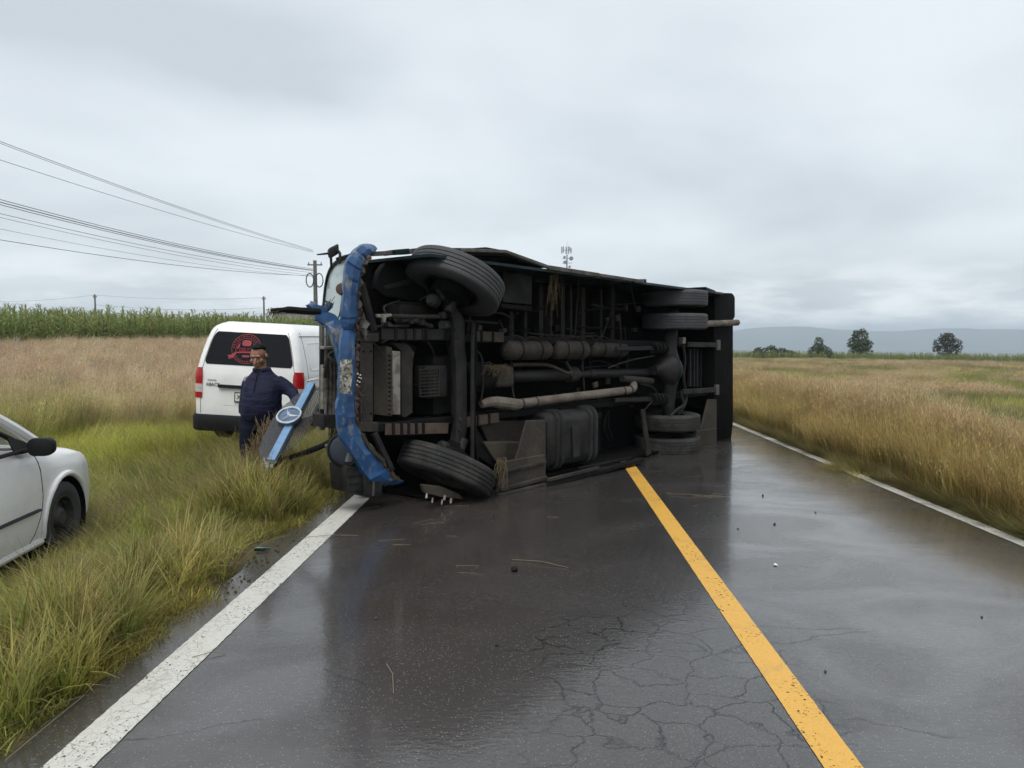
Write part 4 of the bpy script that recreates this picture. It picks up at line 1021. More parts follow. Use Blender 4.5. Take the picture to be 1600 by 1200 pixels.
def torn_sheet(rows_px, name, mat, crumple=0.010, fold=0.05, th=0.006, sub_=4):
    """sheet metal laid between two picture outlines: (left x, left y, right x, right y, depth)"""
    Q = [(bp(a, b_, y+fold), bp(a+(c-a)*0.12, b_+(d-b_)*0.12, y), bp(a+(c-a)*0.55, b_+(d-b_)*0.55, y-0.015), bp(a+(c-a)*0.9, b_+(d-b_)*0.9, y+0.01), bp(c, d, y+fold*0.8)) for a, b_, c, d, y in [(a-3.5, b_-(1.5 if abs(c-a) > 1 and d > b_ else 0), c+2.0, d, y) for a, b_, c, d, y in rows_px]]
    cols = [smooth_path([q[k] for q in Q], sub_) for k in range(5)]
    rg = random.Random(len(rows_px)); rows = []
    for i in range(len(cols[0])):
        kink = crumple*(1.0 if i % 3 else 2.2)
        rows.append([c[i] + Vector(mnoise.noise_vector(c[i]*9.0 + Vector((3, 1, 7))))*kink + Vector((0, rg.uniform(-1, 1)*crumple*0.5, 0)) for c in cols])
    mb = MB(); mb.loft(rows, cap=False, close=False)
    return mb.obj(name, mat, bus, solid=th, ang=14)
torn_sheet([(583, 383, 587, 388, 0.55), (572, 384, 583, 393, 0.48), (560, 389, 574, 402, 0.42), (550, 398, 566, 412, 0.38), (543, 412, 562, 424, 0.36), (540, 430, 560, 440, 0.35), (538, 460, 557, 462, 0.34), (536, 490, 556, 490, 0.33), (537, 508, 553, 506, 0.34), (541, 520, 548, 517, 0.37)], 'front_bumper', K_blue)
torn_sheet([(537, 513, 550, 517, 0.37), (535, 530, 553, 528, 0.34), (533, 560, 553, 560, 0.33), (532, 600, 552, 600, 0.33), (529, 628, 552, 622, 0.33), (528, 650, 551, 644, 0.34), (530, 672, 553, 662, 0.35), (539, 692, 564, 682, 0.37), (553, 714, 580, 702, 0.38), (566, 735, 596, 722, 0.40), (580, 752, 610, 740, 0.42), (600, 757, 622, 748, 0.46), (616, 756, 628, 752, 0.52)], 'lower_bumper', K_blue)
# ragged inner edge of the bumper: brown dirt-caked flange
mb = MB(); rng = random.Random(5)
edge_pts = [(578, 402), (566, 420), (562, 450), (561, 490), (560, 515), (558, 545), (557, 580), (557, 620), (556, 655), (566, 682), (590, 712), (612, 740), (622, 748)]
P = smooth_path([bp(px, py, 0.42) for px, py in edge_pts], 8)
mb.tube([p + Vector((rng.uniform(-.012, .012), rng.uniform(-.02, .02), rng.uniform(-.01, .01))) for p in P], [rng.uniform(0.012, 0.030) for _ in P], 6)
mb.obj('bumper_flange', K_rust, bus)
# peeled corner piece with its horn
sweep([(493, 494, 0.75, 0.45), (506, 495, 0.72, 0.75), (520, 503, 0.68, 1.0), (529, 520, 0.62, 1.0), (535, 545, 0.58, 0.85), (540, 575, 0.54, 0.6), (543, 590, 0.52, 0.3)], 0.13, 0.05, 'peeled_wing', K_blue, crumple=0.018)
sweep([(485, 476, 0.78, 0.35), (490, 479, 0.76, 0.55), (499, 483, 0.74, 0.5), (510, 483, 0.72, 0.45), (517, 474, 0.70, 0.35)], 0.085, 0.05, 'torn_bracket', K_blue, crumple=0.02)
mb = MB(); 
for i in range(26):
    p = bp(U(506, 520), U(470, 483), U(0.66, 0.74)); mb.tube([p, p+Vector((U(-.05, .05), U(-.03, .03), U(-.02, .06)))], 0.003, 4)
kind(mb.obj('torn_fibre', K_edge, bus), 'stuff')
bar_ = pipe([(424, 486, 0.80), (450, 484, 0.79), (475, 486, 0.77), (500, 487, 0.74)], [0.024]*4 + [0.032]*4 + [0.034]*5, 'bent_bumper_bar', K_black, n=8)
mb = MB()
for i in range(40):
    p = bp(U(420, 434), U(481, 489), U(0.77, 0.84)); mb.tube([p, p+Vector((U(-.08, .05), U(-.04, .04), U(-.06, .03)))], 0.0028, 4)
kind(mb.obj('snagged_straw', K_straw, bar_), 'stuff')
# windscreen glass in a black rubber surround
def glass(name, col, rough=0.03, alpha=0.25, tint_trans=True):
    m = bpy.data.materials.new(name); m.use_nodes = True; nt = m.node_tree; b = nt.nodes['Principled BSDF']
    b.inputs['Base Color'].default_value = c4(col); b.inputs['Roughness'].default_value = rough; b.inputs['Alpha'].default_value = alpha
    b.inputs['Specular IOR Level'].default_value = 0.6
    f, r_ = noise_fac(nt, 5, 6, 0.35, 0.7)
    rr = ND(nt, 'ShaderNodeMapRange'); rr.inputs['To Min'].default_value = rough; rr.inputs['To Max'].default_value = rough+0.18
    nt.links.new(f, rr.inputs['Value']); nt.links.new(rr.outputs[0], b.inputs['Roughness'])
    return m
G_screen = glass('windscreen_glass', (0.50, 0.60, 0.58), 0.08, 0.80)
def quadp(pts, th, name, mat, parent=bus, **kw):
    P = [bp(*p) for p in pts]; nrm = (P[1]-P[0]).cross(P[2]-P[0]).normalized()
    return MB().prism(P, nrm*th).obj(name, mat, parent, **kw)
ws = quadp([(556, 398, 0.62), (545, 400, 0.80), (528, 409, 1.25), (516, 424, 1.75), (510, 450, 1.95), (506, 490, 2.0), (520, 525, 1.6), (550, 528, 0.62)], 0.012, 'windscreen', G_screen)
MB().tube(smooth_path([bp(*p) for p in ((552, 398, 0.70), (543, 401, 0.82), (527, 409, 1.25), (515, 424, 1.75), (509, 450, 1.95), (505, 492, 2.0), (504, 500, 2.0))], 4), 0.022, 8).obj('screen_rubber', K_black_plastic, ws)
MB().lathe([(0.001, 0.05), (0.05, 0.04), (0.065, 0.0), (0.05, -0.05), (0.001, -0.06)], bp(535, 452, 0.72), (-1, -0.2, 0), 14).obj('wiper_spindle', K_rust, ws)
pipe([(536, 452, 0.70), (531, 490, 0.9), (526, 500, 1.0)], 0.007, 'wiper_arm', K_black_plastic, parent=ws, n=6)
# grille opening: post, radiator with fins, lower tank
post = MB().bar(bp(503, 488, 1.10), bp(503.5, 672, 1.02), 0.045, 0.05, up=(0, 1, 0)).obj('grille_post', K_edge, bus, bevel=0.008)
poly_y([(511, 500), (545, 500), (545, 542), (511, 542)], 1.05, 0.04, 'front_panel', K_edge)
poly_y([(508, 545), (545, 545), (545, 648), (508, 648)], 0.92, 0.10, 'radiator', K_floor)
for i in range(9):
    px = 510 + i*2.9; MB().bar(bp(px, 546, 0.90), bp(px-0.5, 648, 0.90), 0.010, 0.035, up=(1, 0, 0)).obj('radiator_fin', K_frame if i % 2 else K_alu, bus)
poly_y([(506, 541), (536, 541), (536, 546), (506, 546)], 0.88, 0.10, 'radiator_header', K_alu)
poly_y([(505, 648), (545, 648), (545, 668), (507, 668)], 0.84, 0.2, 'radiator_tank', K_dark)
poly_y([(505, 570), (508, 570), (508, 640), (505, 640)], 0.9, 0.06, 'radiator_side', K_alu)
pipe([(508, 590, 0.85), (512, 560, 0.8), (524, 548, 0.76), (532, 544, 0.74)], 0.020, 'hose', K_black_plastic)
pipe([(531, 570, 0.7), (518, 562, 0.74), (514, 554, 0.78), (530, 546, 0.72)], 0.016, 'hose', K_black_plastic)
pipe([(506, 575, 0.85), (513, 556, 0.82), (520, 552, 0.80)], 0.012, 'hose', K_dark)
# crumpled number plate folded round the bumper
K_plate, nt, b = new_mat('battered_plate')
f1, r1_ = noise_fac(nt, 16, 6, 0.45, 0.55, 0.6, 0.5); f2, r2_ = noise_fac(nt, 38, 5, 0.50, 0.60)
cb = mixrgb(nt, f1, (0.40, 0.39, 0.35), (0.20, 0.19, 0.15)); cb = mixrgb(nt, f2, cb, (0.05, 0.05, 0.045))
nt.links.new(cb, b.inputs['Base Color']); b.inputs['Roughness'].default_value = 0.45; b.inputs['Metallic'].default_value = 0.3; add_bump(nt, b, r2_, 0.5, 0.01)
def plate_fn(s, t):
    p = bp(532 + 18*s, 563 - 3*s + (52+4*s)*t, 0.135 + 0.10*(1-s))
    return p + Vector(mnoise.noise_vector(p*9))*0.012
MB().grid(plate_fn, 8, 14).obj('number_plate', K_plate, bus, solid=0.006, ang=60)
for (px, py, s_) in ((559, 584, 2.6), (563, 586, 2), (561, 590, 2), (564, 591, 1.6), (559, 595, 2), (562, 597, 2.2), (557, 601, 2.6)):
    MB().box(bp(px, py, 0.39), (s_*0.006, 0.012, 0.012), Matrix.Rotation(0.4, 3, 'Y')).obj('paint_scrap', plain('white_scrap', (0.7, 0.7, 0.68), 0.5), bus, bevel=0.002)
# torn sheet tangle beside the crossmember
mb = MB(); rng = random.Random(9)
for i in range(46):
    p = bp(rng.uniform(553, 570), rng.choice((rng.uniform(495, 535), rng.uniform(610, 665))), rng.uniform(0.36, 0.5))
    q = p + Vector((rng.uniform(-.06, .06), rng.uniform(-.05, .05), rng.uniform(-.10, .10)))
    mb.tube([p, (p+q)/2 + Vector((rng.uniform(-.02, .02),)*3), q], rng.uniform(0.003, 0.007), 5)
kind(mb.obj('torn_straps', K_rust, bus), 'stuff')
MB().grid(lambda s, t: bp(554+16*s+3*t, 497+34*t, 0.40+0.06*math.sin(5*s)) + Vector(mnoise.noise_vector(Vector((s*4, t*4, 1))))*0.035, 8, 8).obj('torn_sheet', K_edge, bus, solid=0.006, ang=60)
# head lamp and lower black lamp housings
K_lens = plain('blue_grey_lens', (0.035, 0.042, 0.056), 0.5, 0, 0.25)
hl = MB().lathe([(0.001, 0.035), (0.08, 0.030), (0.125, 0.018), (0.15, 0.0), (0.15, -0.10), (0.001, -0.10)], bp(536, 703, 0.52), (-0.85, -0.5, 0.05), 28).obj('head_lamp', K_lens, bus)
MB().lathe([(0.145, 0.02), (0.165, 0.01), (0.165, -0.05), (0.145, -0.06)], bp(536, 703, 0.52), (-0.85, -0.5, 0.05), 28).obj('lamp_rim', K_black_plastic, hl)
poly_y([(547, 704), (557, 705), (549, 722), (542, 722)], 0.42, 0.04, 'lamp_bracket', K_edge, bevel=0.004)
lb = poly_y([(540, 727), (568, 727), (570, 771), (545, 771)], 0.45, 0.30, 'lamp_housing', K_black_plastic, bevel=0.015, seg=2)
for py in (731, 743, 755, 766): poly_y([(543+(py-727)*0.1, py), (566, py-1), (566, py+1), (543+(py-727)*0.1, py+2)], 0.438, 0.012, 'housing_rib', K_dark, parent=lb, bevel=0.002)
poly_y([(568, 738), (598, 748), (599, 776), (594, 781), (570, 777)], 0.42, 0.34, 'lamp_housing', K_black_plastic, bevel=0.02, seg=2)
poly_y([(583, 752), (586, 752), (585, 775), (582, 775)], 0.405, 0.012, 'housing_rib', K_edge, bevel=0.002)
# hanging trim bar that runs out to the broken grille
pipe([(527, 684, 0.62), (520, 694, 0.70), (510, 697, 0.80)], 0.022, 'torn_bracket', K_edge)
# mirror on the flank that now points up
mr = MB().loft([[bp(513, 388, 0.80), bp(529, 380, 0.80), bp(530, 396, 0.80), bp(515, 405, 0.80)], [bp(511, 390, 1.02), bp(528, 382, 1.02), bp(529, 395, 1.02), bp(513, 404, 1.02)]]).obj('mirror', K_black_plastic, bus, bevel=0.02, seg=3)
MB().loft([[bp(494, 397, 0.82), bp(514, 394, 0.82), bp(530, 391, 0.82), bp(526, 396, 0.82), bp(510, 398, 0.82), bp(495, 399, 0.82)], [bp(495, 397, 0.98), bp(514, 394, 0.98), bp(530, 391, 0.98), bp(526, 396, 0.98), bp(510, 398, 0.98), bp(496, 399, 0.98)]]).obj('mirror_visor', K_black_plastic, mr, bevel=0.006)
pipe([(527, 391, 0.80), (531, 396, 0.78), (531, 405, 0.76), (531, 412, 0.76)], 0.014, 'mirror_arm', K_black_plastic, parent=mr)
pipe([(517, 402, 0.84), (517.5, 410, 0.92), (518, 418, 1.0)], 0.013, 'mirror_arm', K_black_plastic, parent=mr)
poly_y([(531, 402), (546, 397), (549, 400), (533, 408)], 0.80, 0.08, 'screen_hinge', K_black_plastic, bevel=0.004)
# hub side of the lower wheel peeping out below the tyre: bare studs
for (px, py, r_) in ((667, 775, 0.014), (676, 782, 0.010), (695, 778, 0.016), (705, 783, 0.016), (691, 785, 0.012)):
    cyl(bp(px, py-4, 0.05), bp(px-1, py+4, 0.03), r_*0.8, 'wheel_stud', K_alu, n=10)
    cyl(bp(px-0.5, py-0.5, 0.045), bp(px-0.7, py+1, 0.042), r_*1.15, 'stud_ring', plain('red_ring', (0.35, 0.03, 0.03), 0.4) if px == 705 else K_dark, n=10)
poly_y([(660, 757), (690, 760), (718, 772), (724, 780), (690, 777), (664, 770)], 0.09, 0.05, 'hub_flange', K_olive, bevel=0.004)
# straw caught in the chassis
def straw(name, n, px, py, y, L, fall, parent, seed):
    rg = random.Random(seed); mb = MB()
    for i in range(n):
        a = bp(rg.uniform(*px), rg.uniform(*py), rg.uniform(*y)); q = a + Vector((rg.uniform(-.12, .14), rg.uniform(-.05, .05), -rg.uniform(*L)))
        mid = (a+q)/2 + Vector((rg.uniform(-.05, .05), rg.uniform(-.04, .02), rg.uniform(0, .06)))*fall
        mb.tube(smooth_path([a, mid, q], 3), 0.0022, 4, cap=False)
    return kind(mb.obj(name, K_straw, parent), 'stuff')
straw('snagged_straw', 24, (858, 874), (424, 432), (0.18, 0.35), (0.15, 0.55), 1.0, bus, 1)
straw('snagged_straw', 30, (776, 790), (714, 722), (0.05, 0.12), (0.15, 0.36), 1.2, bus, 2)
straw('snagged_straw', 70, (756, 796), (571, 578), (0.40, 0.47), (0.0, 0.10), 1.0, bus, 3)

# ================================================================== helpers for bodywork
def boolean_cut(me, cutters):
    o = bpy.data.objects.new('tmp', me); COL.objects.link(o); cs = []
    for c in cutters:
        co = bpy.data.objects.new('tmpc', c); COL.objects.link(co); cs.append(co)
        md = o.modifiers.new('b', 'BOOLEAN'); md.operation = 'DIFFERENCE'; md.object = co; md.solver = 'EXACT'
    dg = bpy.context.evaluated_depsgraph_get()
    nm = bpy.data.meshes.new_from_object(o.evaluated_get(dg))
    for x in cs + [o]: bpy.data.objects.remove(x)
    smooth_mesh(nm, 32)
    return nm
def remesh_union(me, vox, smooth=6, fac=0.5):
    o = bpy.data.objects.new('tmp', me); COL.objects.link(o)
    md = o.modifiers.new('r', 'REMESH'); md.mode = 'VOXEL'; md.voxel_size = vox
    if smooth:
        s = o.modifiers.new('s', 'SMOOTH'); s.iterations = smooth; s.factor = fac
    dg = bpy.context.evaluated_depsgraph_get()
    nm = bpy.data.meshes.new_from_object(o.evaluated_get(dg)); bpy.data.objects.remove(o)
    nm.shade_smooth()
    return nm
def text_mesh(body, size, extrude=0.0015, bold=0.0):
    cu = bpy.data.curves.new('t', 'FONT'); cu.body = body; cu.size = size; cu.extrude = extrude; cu.align_x = 'CENTER'; cu.align_y = 'CENTER'; cu.offset = bold; cu.resolution_u = 3
    o = bpy.data.objects.new('t', cu); COL.objects.link(o)
    me = bpy.data.meshes.new_from_object(o.evaluated_get(bpy.context.evaluated_depsgraph_get())); bpy.data.objects.remove(o)
    return me
def put_text(body, size, name, mat, parent, loc, rx=math.pi/2, rz=0.0, sx=1.0, **kw):
    me = text_mesh(body, size, **kw); me.transform(Matrix.Diagonal((sx, 1, 1, 1)))
    me.transform(Matrix.Translation(loc) @ Matrix.Rotation(rz, 4, 'Z') @ Matrix.Rotation(rx, 4, 'X'))
    return link(name, me, mat, parent)
def car_paint(name, col):
    m, nt, b = new_mat(name)
    f, r_ = noise_fac(nt, 2.2, 6, 0.45, 0.75, 0.65, 0.3)
    f2, r2 = noise_fac(nt, 60, 3, 0.60, 0.72)
    t = ND(nt, 'ShaderNodeTexCoord'); s = ND(nt, 'ShaderNodeSeparateXYZ'); nt.links.new(t.outputs['Object'], s.inputs[0])
    low = ND(nt, 'ShaderNodeMapRange'); low.inputs['From Min'].default_value = 0.75; low.inputs['From Max'].default_value = 0.25
    nt.links.new(s.outputs[2], low.inputs['Value'])
    c = mixrgb(nt, mth(nt, 'MULTIPLY', f, 0.35), col, (0.50, 0.48, 0.44))
    c = mixrgb(nt, mth(nt, 'MULTIPLY', low.outputs[0], mth(nt, 'ADD', mth(nt, 'MULTIPLY', f2, 0.5), 0.18)), c, (0.33, 0.29, 0.23))
    nt.links.new(c, b.inputs['Base Color']); b.inputs['Roughness'].default_value = 0.28; b.inputs['Coat Weight'].default_value = 0.4; b.inputs['Coat Roughness'].default_value = 0.06
    return m
M_white = car_paint('white_car_paint', (0.84, 0.84, 0.83))
M_tint = plain('tinted_glass', (0.006, 0.007, 0.009), 0.08, 0, 0.2)
M_blackp = plain('black_trim', (0.011, 0.011, 0.012), 0.6, 0, 0.2)
M_red = plain('red_lamp', (0.36, 0.012, 0.016), 0.12)
M_clear = plain('pale_lamp', (0.55, 0.48, 0.46), 0.15)
M_chrome = plain('chrome', (0.62, 0.63, 0.65), 0.15, 1.0)
M_seam = plain('panel_gap', (0.05, 0.05, 0.05), 0.9)
M_steel = grime('black_steel_rim', (0.035, 0.035, 0.037), (0.07, 0.062, 0.05), 9, rough=0.5)
M_alloy = grime('alloy_rim', (0.42, 0.42, 0.43), (0.2, 0.18, 0.15), 9, rough=0.4, metal=0.5)

# ================================================================== WHITE DELIVERY VAN
van = empty('delivery_van', (0, 0, 0))
tag(van, 'white delivery van with tinted rear window and red round logo, parked in the grass', 'van')
VY = 11.4
vc_ = at(383, 660, VY)
van.location = (vc_.x, VY, -0.07)
van.rotation_euler = (0, R(3.2), R(-1.5))
def van_hw(z): return float(np.interp(z, [0.3, 0.5, 0.9, 1.15, 1.4, 1.65, 1.85, 1.93, 1.985], [0.82, 0.855, 0.865, 0.86, 0.815, 0.755, 0.690, 0.62, 0.50]))
def van_yr(z): return float(np.interp(z, [0.3, 0.55, 1.15, 1.4, 1.65, 1.85, 1.93, 1.985], [0.02, 0.0, 0.0, 0.035, 0.085, 0.14, 0.20, 0.33]))
def van_yf(z): return float(np.interp(z, [0.3, 0.6, 0.95, 1.3, 1.7, 1.9, 1.985], [4.45, 4.5, 4.4, 3.95, 3.45, 3.2, 3.0]))
rings = []
for z in list(np.linspace(0.34, 1.82, 22)) + [1.87, 1.91, 1.945, 1.97, 1.985]:
    yr, yf = van_yr(z), van_yf(z)
    rings.append([Vector((x, y, z)) for x, y in rrect(0, (yr+yf)/2, van_hw(z), (yf-yr)/2, 0.11, 6)])
vme = MB().loft(rings).mesh('body')
cut = []
for y in (0.98, 3.55):
    for s in (-1, 1):
        cut.append(MB().lathe([(0.001, -0.18), (0.37, -0.18), (0.37, 0.25), (0.001, 0.25)], (s*0.80, y, 0.30), (s, 0, 0), 36).mesh('c'))
vb = link('body', boolean_cut(vme, cut), M_white, van)
def rear_patch(x0, x1, z0, z1, r, off, name, mat, parent, th=0.006, n=6, taper=0.0):
    """panel lying on the tail of the van"""
    cx, cz = (x0+x1)/2, (z0+z1)/2; P = []
    for (x, z) in rrect(cx, cz, (x1-x0)/2, (z1-z0)/2, r, n):
        k = 1 - taper*(z-z0)/(z1-z0); P.append(Vector((cx+(x-cx)*k, van_yr(z)-off, z)))
    return MB().prism(P, (0, th, 0)).obj(name, mat, parent)
# window: strips of the curved tail, so it follows the slope
def window_fn(s, t):
    z = 1.30 + 0.52*t; hw = van_hw(z) - 0.125 + 0.0
    k = 1.0
    e = min(t, 1-t); 
    if e < 0.12: k = 1 - 0.055*(1-e/0.12)**2
    x = (2*s-1)*hw*k; return Vector((x, van_yr(z)-0.006, z))
rw = MB().grid(window_fn, 18, 14).obj('rear_window', M_tint, van, solid=0.01, ang=60)
# the decal on the glass: ring, ribbon, lettering
M_decal = plain('red_decal', (0.32, 0.035, 0.050), 0.5)
def on_glass(x, z, off=0.012): return Vector((x, van_yr(z)-off, z))
LC = (-0.06, 1.565)
def decal_ring(r0, r1, name, a0=0, a1=360, n=48):
    mb = MB(); rows = []
    for k in range(n+1):
        a = R(a0+(a1-a0)*k/n); rows.append([on_glass(LC[0]+r0*math.cos(a), LC[1]+r0*math.sin(a)), on_glass(LC[0]+r1*math.cos(a), LC[1]+r1*math.sin(a))])
    mb.loft(rows, cap=False, close=False); return mb.obj(name, M_decal, rw, solid=0.001)
decal_ring(0.228, 0.236, 'decal_ring'); decal_ring(0.165, 0.171, 'decal_ring', -20, 200)
for k in range(30):
    a = R(15+k*11.5)
    if 185 < math.degrees(a) % 360 < 215 or 325 < math.degrees(a) % 360 < 355: continue
    r_ = 0.20; c = on_glass(LC[0]+r_*math.cos(a), LC[1]+r_*math.sin(a)); c.y -= 0.002
    MB().box(c, (0.020, 0.002, 0.026 if k % 3 else 0.018), Matrix.Rotation(math.pi/2-a, 3, 'Y')).obj('decal_mark', M_decal, rw)
def decal_poly(pts, name, off=0.014):
    return MB().prism([on_glass(LC[0]+x, LC[1]+z, off) for x, z in pts], (0, 0.001, 0)).obj(name, M_decal, rw)
# plain shield and side flashes where the printed figure stands
decal_poly([(-0.07, 0.06), (-0.075, 0.12), (-0.03, 0.14), (0.03, 0.14), (0.075, 0.12), (0.07, 0.06), (0.04, 0.045), (-0.04, 0.045)], 'decal_shield')
decal_poly([(-0.155, -0.02), (-0.14, 0.05), (-0.10, 0.10), (-0.115, 0.02)], 'decal_flash'); decal_poly([(0.155, -0.02), (0.14, 0.05), (0.10, 0.10), (0.115, 0.02)], 'decal_flash')
decal_poly([(-0.17, -0.055), (-0.16, -0.075), (-0.05, -0.065), (0.05, -0.065), (0.16, -0.075), (0.17, -0.055), (0.05, -0.046), (-0.05, -0.046)], 'decal_ribbon')
decal_poly([(-0.175, -0.06), (-0.225, -0.10), (-0.295, -0.115), (-0.265, -0.135), (-0.27, -0.17), (-0.20, -0.15), (-0.15, -0.085)], 'decal_ribbon')
decal_poly([(0.175, -0.06), (0.225, -0.10), (0.295, -0.115), (0.265, -0.135), (0.27, -0.17), (0.20, -0.15), (0.15, -0.085)], 'decal_ribbon')
decal_poly([(-0.05, -0.10), (0.05, -0.10), (0.06, -0.115), (0.05, -0.13), (-0.05, -0.13), (-0.06, -0.115)], 'decal_oval')
put_text('DELICIAS', 0.082, 'decal_lettering', M_decal, rw, on_glass(LC[0]+0.03, LC[1]-0.018, 0.02), sx=0.85, bold=0.0015)
# tail lamps wrap the corners
for s in (-1, 1):
    tl = None
    for (z0, z1, mt) in ((0.98, 1.24, M_red), (0.915, 0.978, M_clear), (0.85, 0.912, M_clear), (0.76, 0.847, M_red)):
        rows = []
        for z in np.linspace(z0, z1, 6):
            hw = van_hw(z)+0.006; yr = van_yr(z)-0.006; row = []
            taper = 0.0 if z < 1.1 else 0.055*((z-1.1)/0.14)**2
            for k in range(9):
                a = k/8
                if a < 0.3: row.append((s*(hw-0.150+taper*0.6+0.035*(a/0.3)), yr, z))
                else:
                    t = (a-0.3)/0.7*math.pi/2; row.append((s*(hw-0.115+0.115*math.sin(t)), yr+0.115*(1-math.cos(t)), z))
            rows.append(row)
        o = MB().loft(rows, cap=False, close=False).obj('tail_lamp', mt, van, solid=0.008)
rear_patch(-0.46, 0.46, 0.935, 0.985, 0.02, 0.045, 'handle_bar', M_blackp, van, th=0.045)
rear_patch(-0.40, 0.40, 0.66, 0.92, 0.03, 0.004, 'plate_recess', M_white, van, th=0.01)
npl = rear_patch(-0.20, 0.20, 0.715, 0.875, 0.012, 0.022, 'number_plate', M_blackp, van, th=0.016)
rear_patch(-0.185, 0.185, 0.735, 0.86, 0.008, 0.025, 'plate_face', plain('plate_white', (0.62, 0.62, 0.60), 0.5), npl, th=0.003)
put_text('XU·9', 0.10, 'plate_lettering', M_blackp, npl, (-0.06, -0.028, 0.80), sx=0.9)
MB().lathe([(0.055, -0.006), (0.066, -0.004), (0.066, 0.004), (0.055, 0.006)], (0, -0.012, 1.085), (0, -1, 0), 28).obj('badge', M_chrome, van)
for (rx_, rz_, dz) in ((0.034, 0.016, 0.014), (0.016, 0.040, 0.0)):
    P = [Vector((rx_*math.cos(2*math.pi*k/24), -0.014, 1.085+dz+rz_*math.sin(2*math.pi*k/24))) for k in range(25)]
    MB().tube(P, 0.0045, 6).obj('badge_oval', M_chrome, van)
put_text('HIACE', 0.075, 'model_lettering', M_seam, van, (-0.55, -0.008, 0.975), sx=1.0, bold=0.001)
put_text('TOYOTA', 0.035, 'maker_lettering', M_seam, van, (-0.57, -0.008, 1.045), sx=1.0)
# bumper wraps round the corners
rings = [[Vector((x, y, z)) for x, y in rrect(0, 0.44, 0.875+d, 0.50+d, 0.13, 6)] for z, d in ((0.24, -0.02), (0.27, 0.0), (0.46, 0.005), (0.50, -0.01))]
MB().loft(rings).obj('rear_bumper', M_blackp, van)
# tailgate shut line
for s in (-1, 1):
    P = [Vector((s*(van_hw(z)-0.115), van_yr(z)-0.001, z)) for z in np.linspace(0.52, 1.86, 20)]
    MB().tube(P, 0.004, 5).obj('shut_line', M_seam, van)
# flank: swage lines, door outline, side moulding
for (z, r_, mt) in ((0.92, 0.010, M_seam), (1.10, 0.014, M_white), (1.80, 0.007, M_seam)):
    for s in (-1, 1):
        MB().tube([Vector((s*(van_hw(z)+0.002), y, z)) for y in np.linspace(0.25, 3.0, 12)], r_, 6).obj('swage_line', mt, van)
for y in (0.34, 1.55, 2.7):
    MB().tube([Vector((van_hw(z)+0.001, y, z)) for z in np.linspace(0.55, 1.86, 16)], 0.004, 5).obj('shut_line', M_seam, van)
for (y0, y1) in ((0.48, 1.45), (1.65, 2.62)):
    for s in (-1, 1):
        P = []
        for (y, z) in rrect((y0+y1)/2, 1.47, (y1-y0)/2, 0.22, 0.07, 5): P.append(Vector((s*(van_hw(z)+0.001), y, z)))
        MB().tube(P+[P[0]], 0.008, 6).obj('panel_swage', M_white, van)
for y in (0.98, 3.55):
    for s in (-1, 1):
        w = wheel(Vector((s*0.75, y, 0.31)), (s, 0, 0), 0.325, 0.19, K_rub, M_alloy, bolts=5, rim=0.20, parent=van)

# ================================================================== WHITE HATCHBACK AT THE LEFT EDGE
car = empty('parked_hatchback', (0, 0, 0))
tag(car, 'white hatchback cut off by the left edge, black door mirror and steel wheel', 'car')
HDG = R(6.0)                                    # nose turned a little to the left
fw = at(84, 806, 6.05)
CG = -0.14
wc_local = Vector((0.70, 0.0, 0.0))
rotc = Matrix.Rotation(HDG, 3, 'Z')
car.location = Vector((fw.x, fw.y, CG)) - rotc @ wc_local
car.rotation_euler = (0, 0, HDG)
YS = [0.82, 0.79, 0.72, 0.58, 0.35, 0.0, -0.35, -0.6, -1.0, -1.6, -2.3, -2.8, -3.05, -3.15]
HWS = [0.30, 0.48, 0.63, 0.735, 0.79, 0.815, 0.82, 0.82, 0.825, 0.83, 0.82, 0.78, 0.68, 0.5]
ZB = [0.36, 0.28, 0.22, 0.19, 0.18, 0.18, 0.18, 0.18, 0.18, 0.18, 0.18, 0.2, 0.26, 0.35]
ZT = [0.58, 0.66, 0.73, 0.79, 0.845, 0.90, 0.945, 0.965, 0.975, 0.985, 1.0, 1.0, 0.95, 0.8]
def st(y, A): return float(np.interp(-y, [-q for q in YS], A))
def side_x(y, z):
    hw, zb, zt = st(y, HWS), st(y, ZB), st(y, ZT); t = (z-zb)/(zt-zb)
    return hw*float(np.interp(t, [0, 0.04, 0.12, 0.3, 0.55, 0.78, 0.90, 0.97, 1.0], [0.90, 0.955, 0.975, 0.99, 1.0, 0.985, 0.955, 0.90, 0.82]))
rings = []
for y in list(np.linspace(0.82, 0.55, 10)) + list(np.linspace(0.50, -2.8, 40)) + list(np.linspace(-2.85, -3.15, 7)):
    zb, zt = st(y, ZB), st(y, ZT); ring = []
    half = [(side_x(y, zb+(zt-zb)*t), zb+(zt-zb)*t) for t in (0.0, 0.04, 0.12, 0.22, 0.35, 0.5, 0.65, 0.78, 0.86, 0.92, 0.97, 1.0)]
    top = [(st(y, HWS)*0.6, zt+0.022), (st(y, HWS)*0.3, zt+0.032), (0, zt+0.035)]
    R_ = [(0, zb)] + half + top
    ring = [Vector((x, y, z)) for x, z in R_] + [Vector((-x, y, z)) for x, z in reversed(R_[1:-1])]
    rings.append(ring)
cme = MB().loft(rings).mesh('body')
cut = []
for y in (0.0, -2.45):
    for s in (-1, 1): cut.append(MB().lathe([(0.001, -0.25), (0.352, -0.25), (0.352, 0.3), (0.001, 0.3)], (s*0.78, y, 0.305), (s, 0, 0), 40).mesh('c'))
cut.append(MB().box((0, -1.72, 0.90), (1.42, 2.0, 0.75)).mesh('c'))       # cabin opening
cb_ = link('body', boolean_cut(cme, cut), M_white, car)
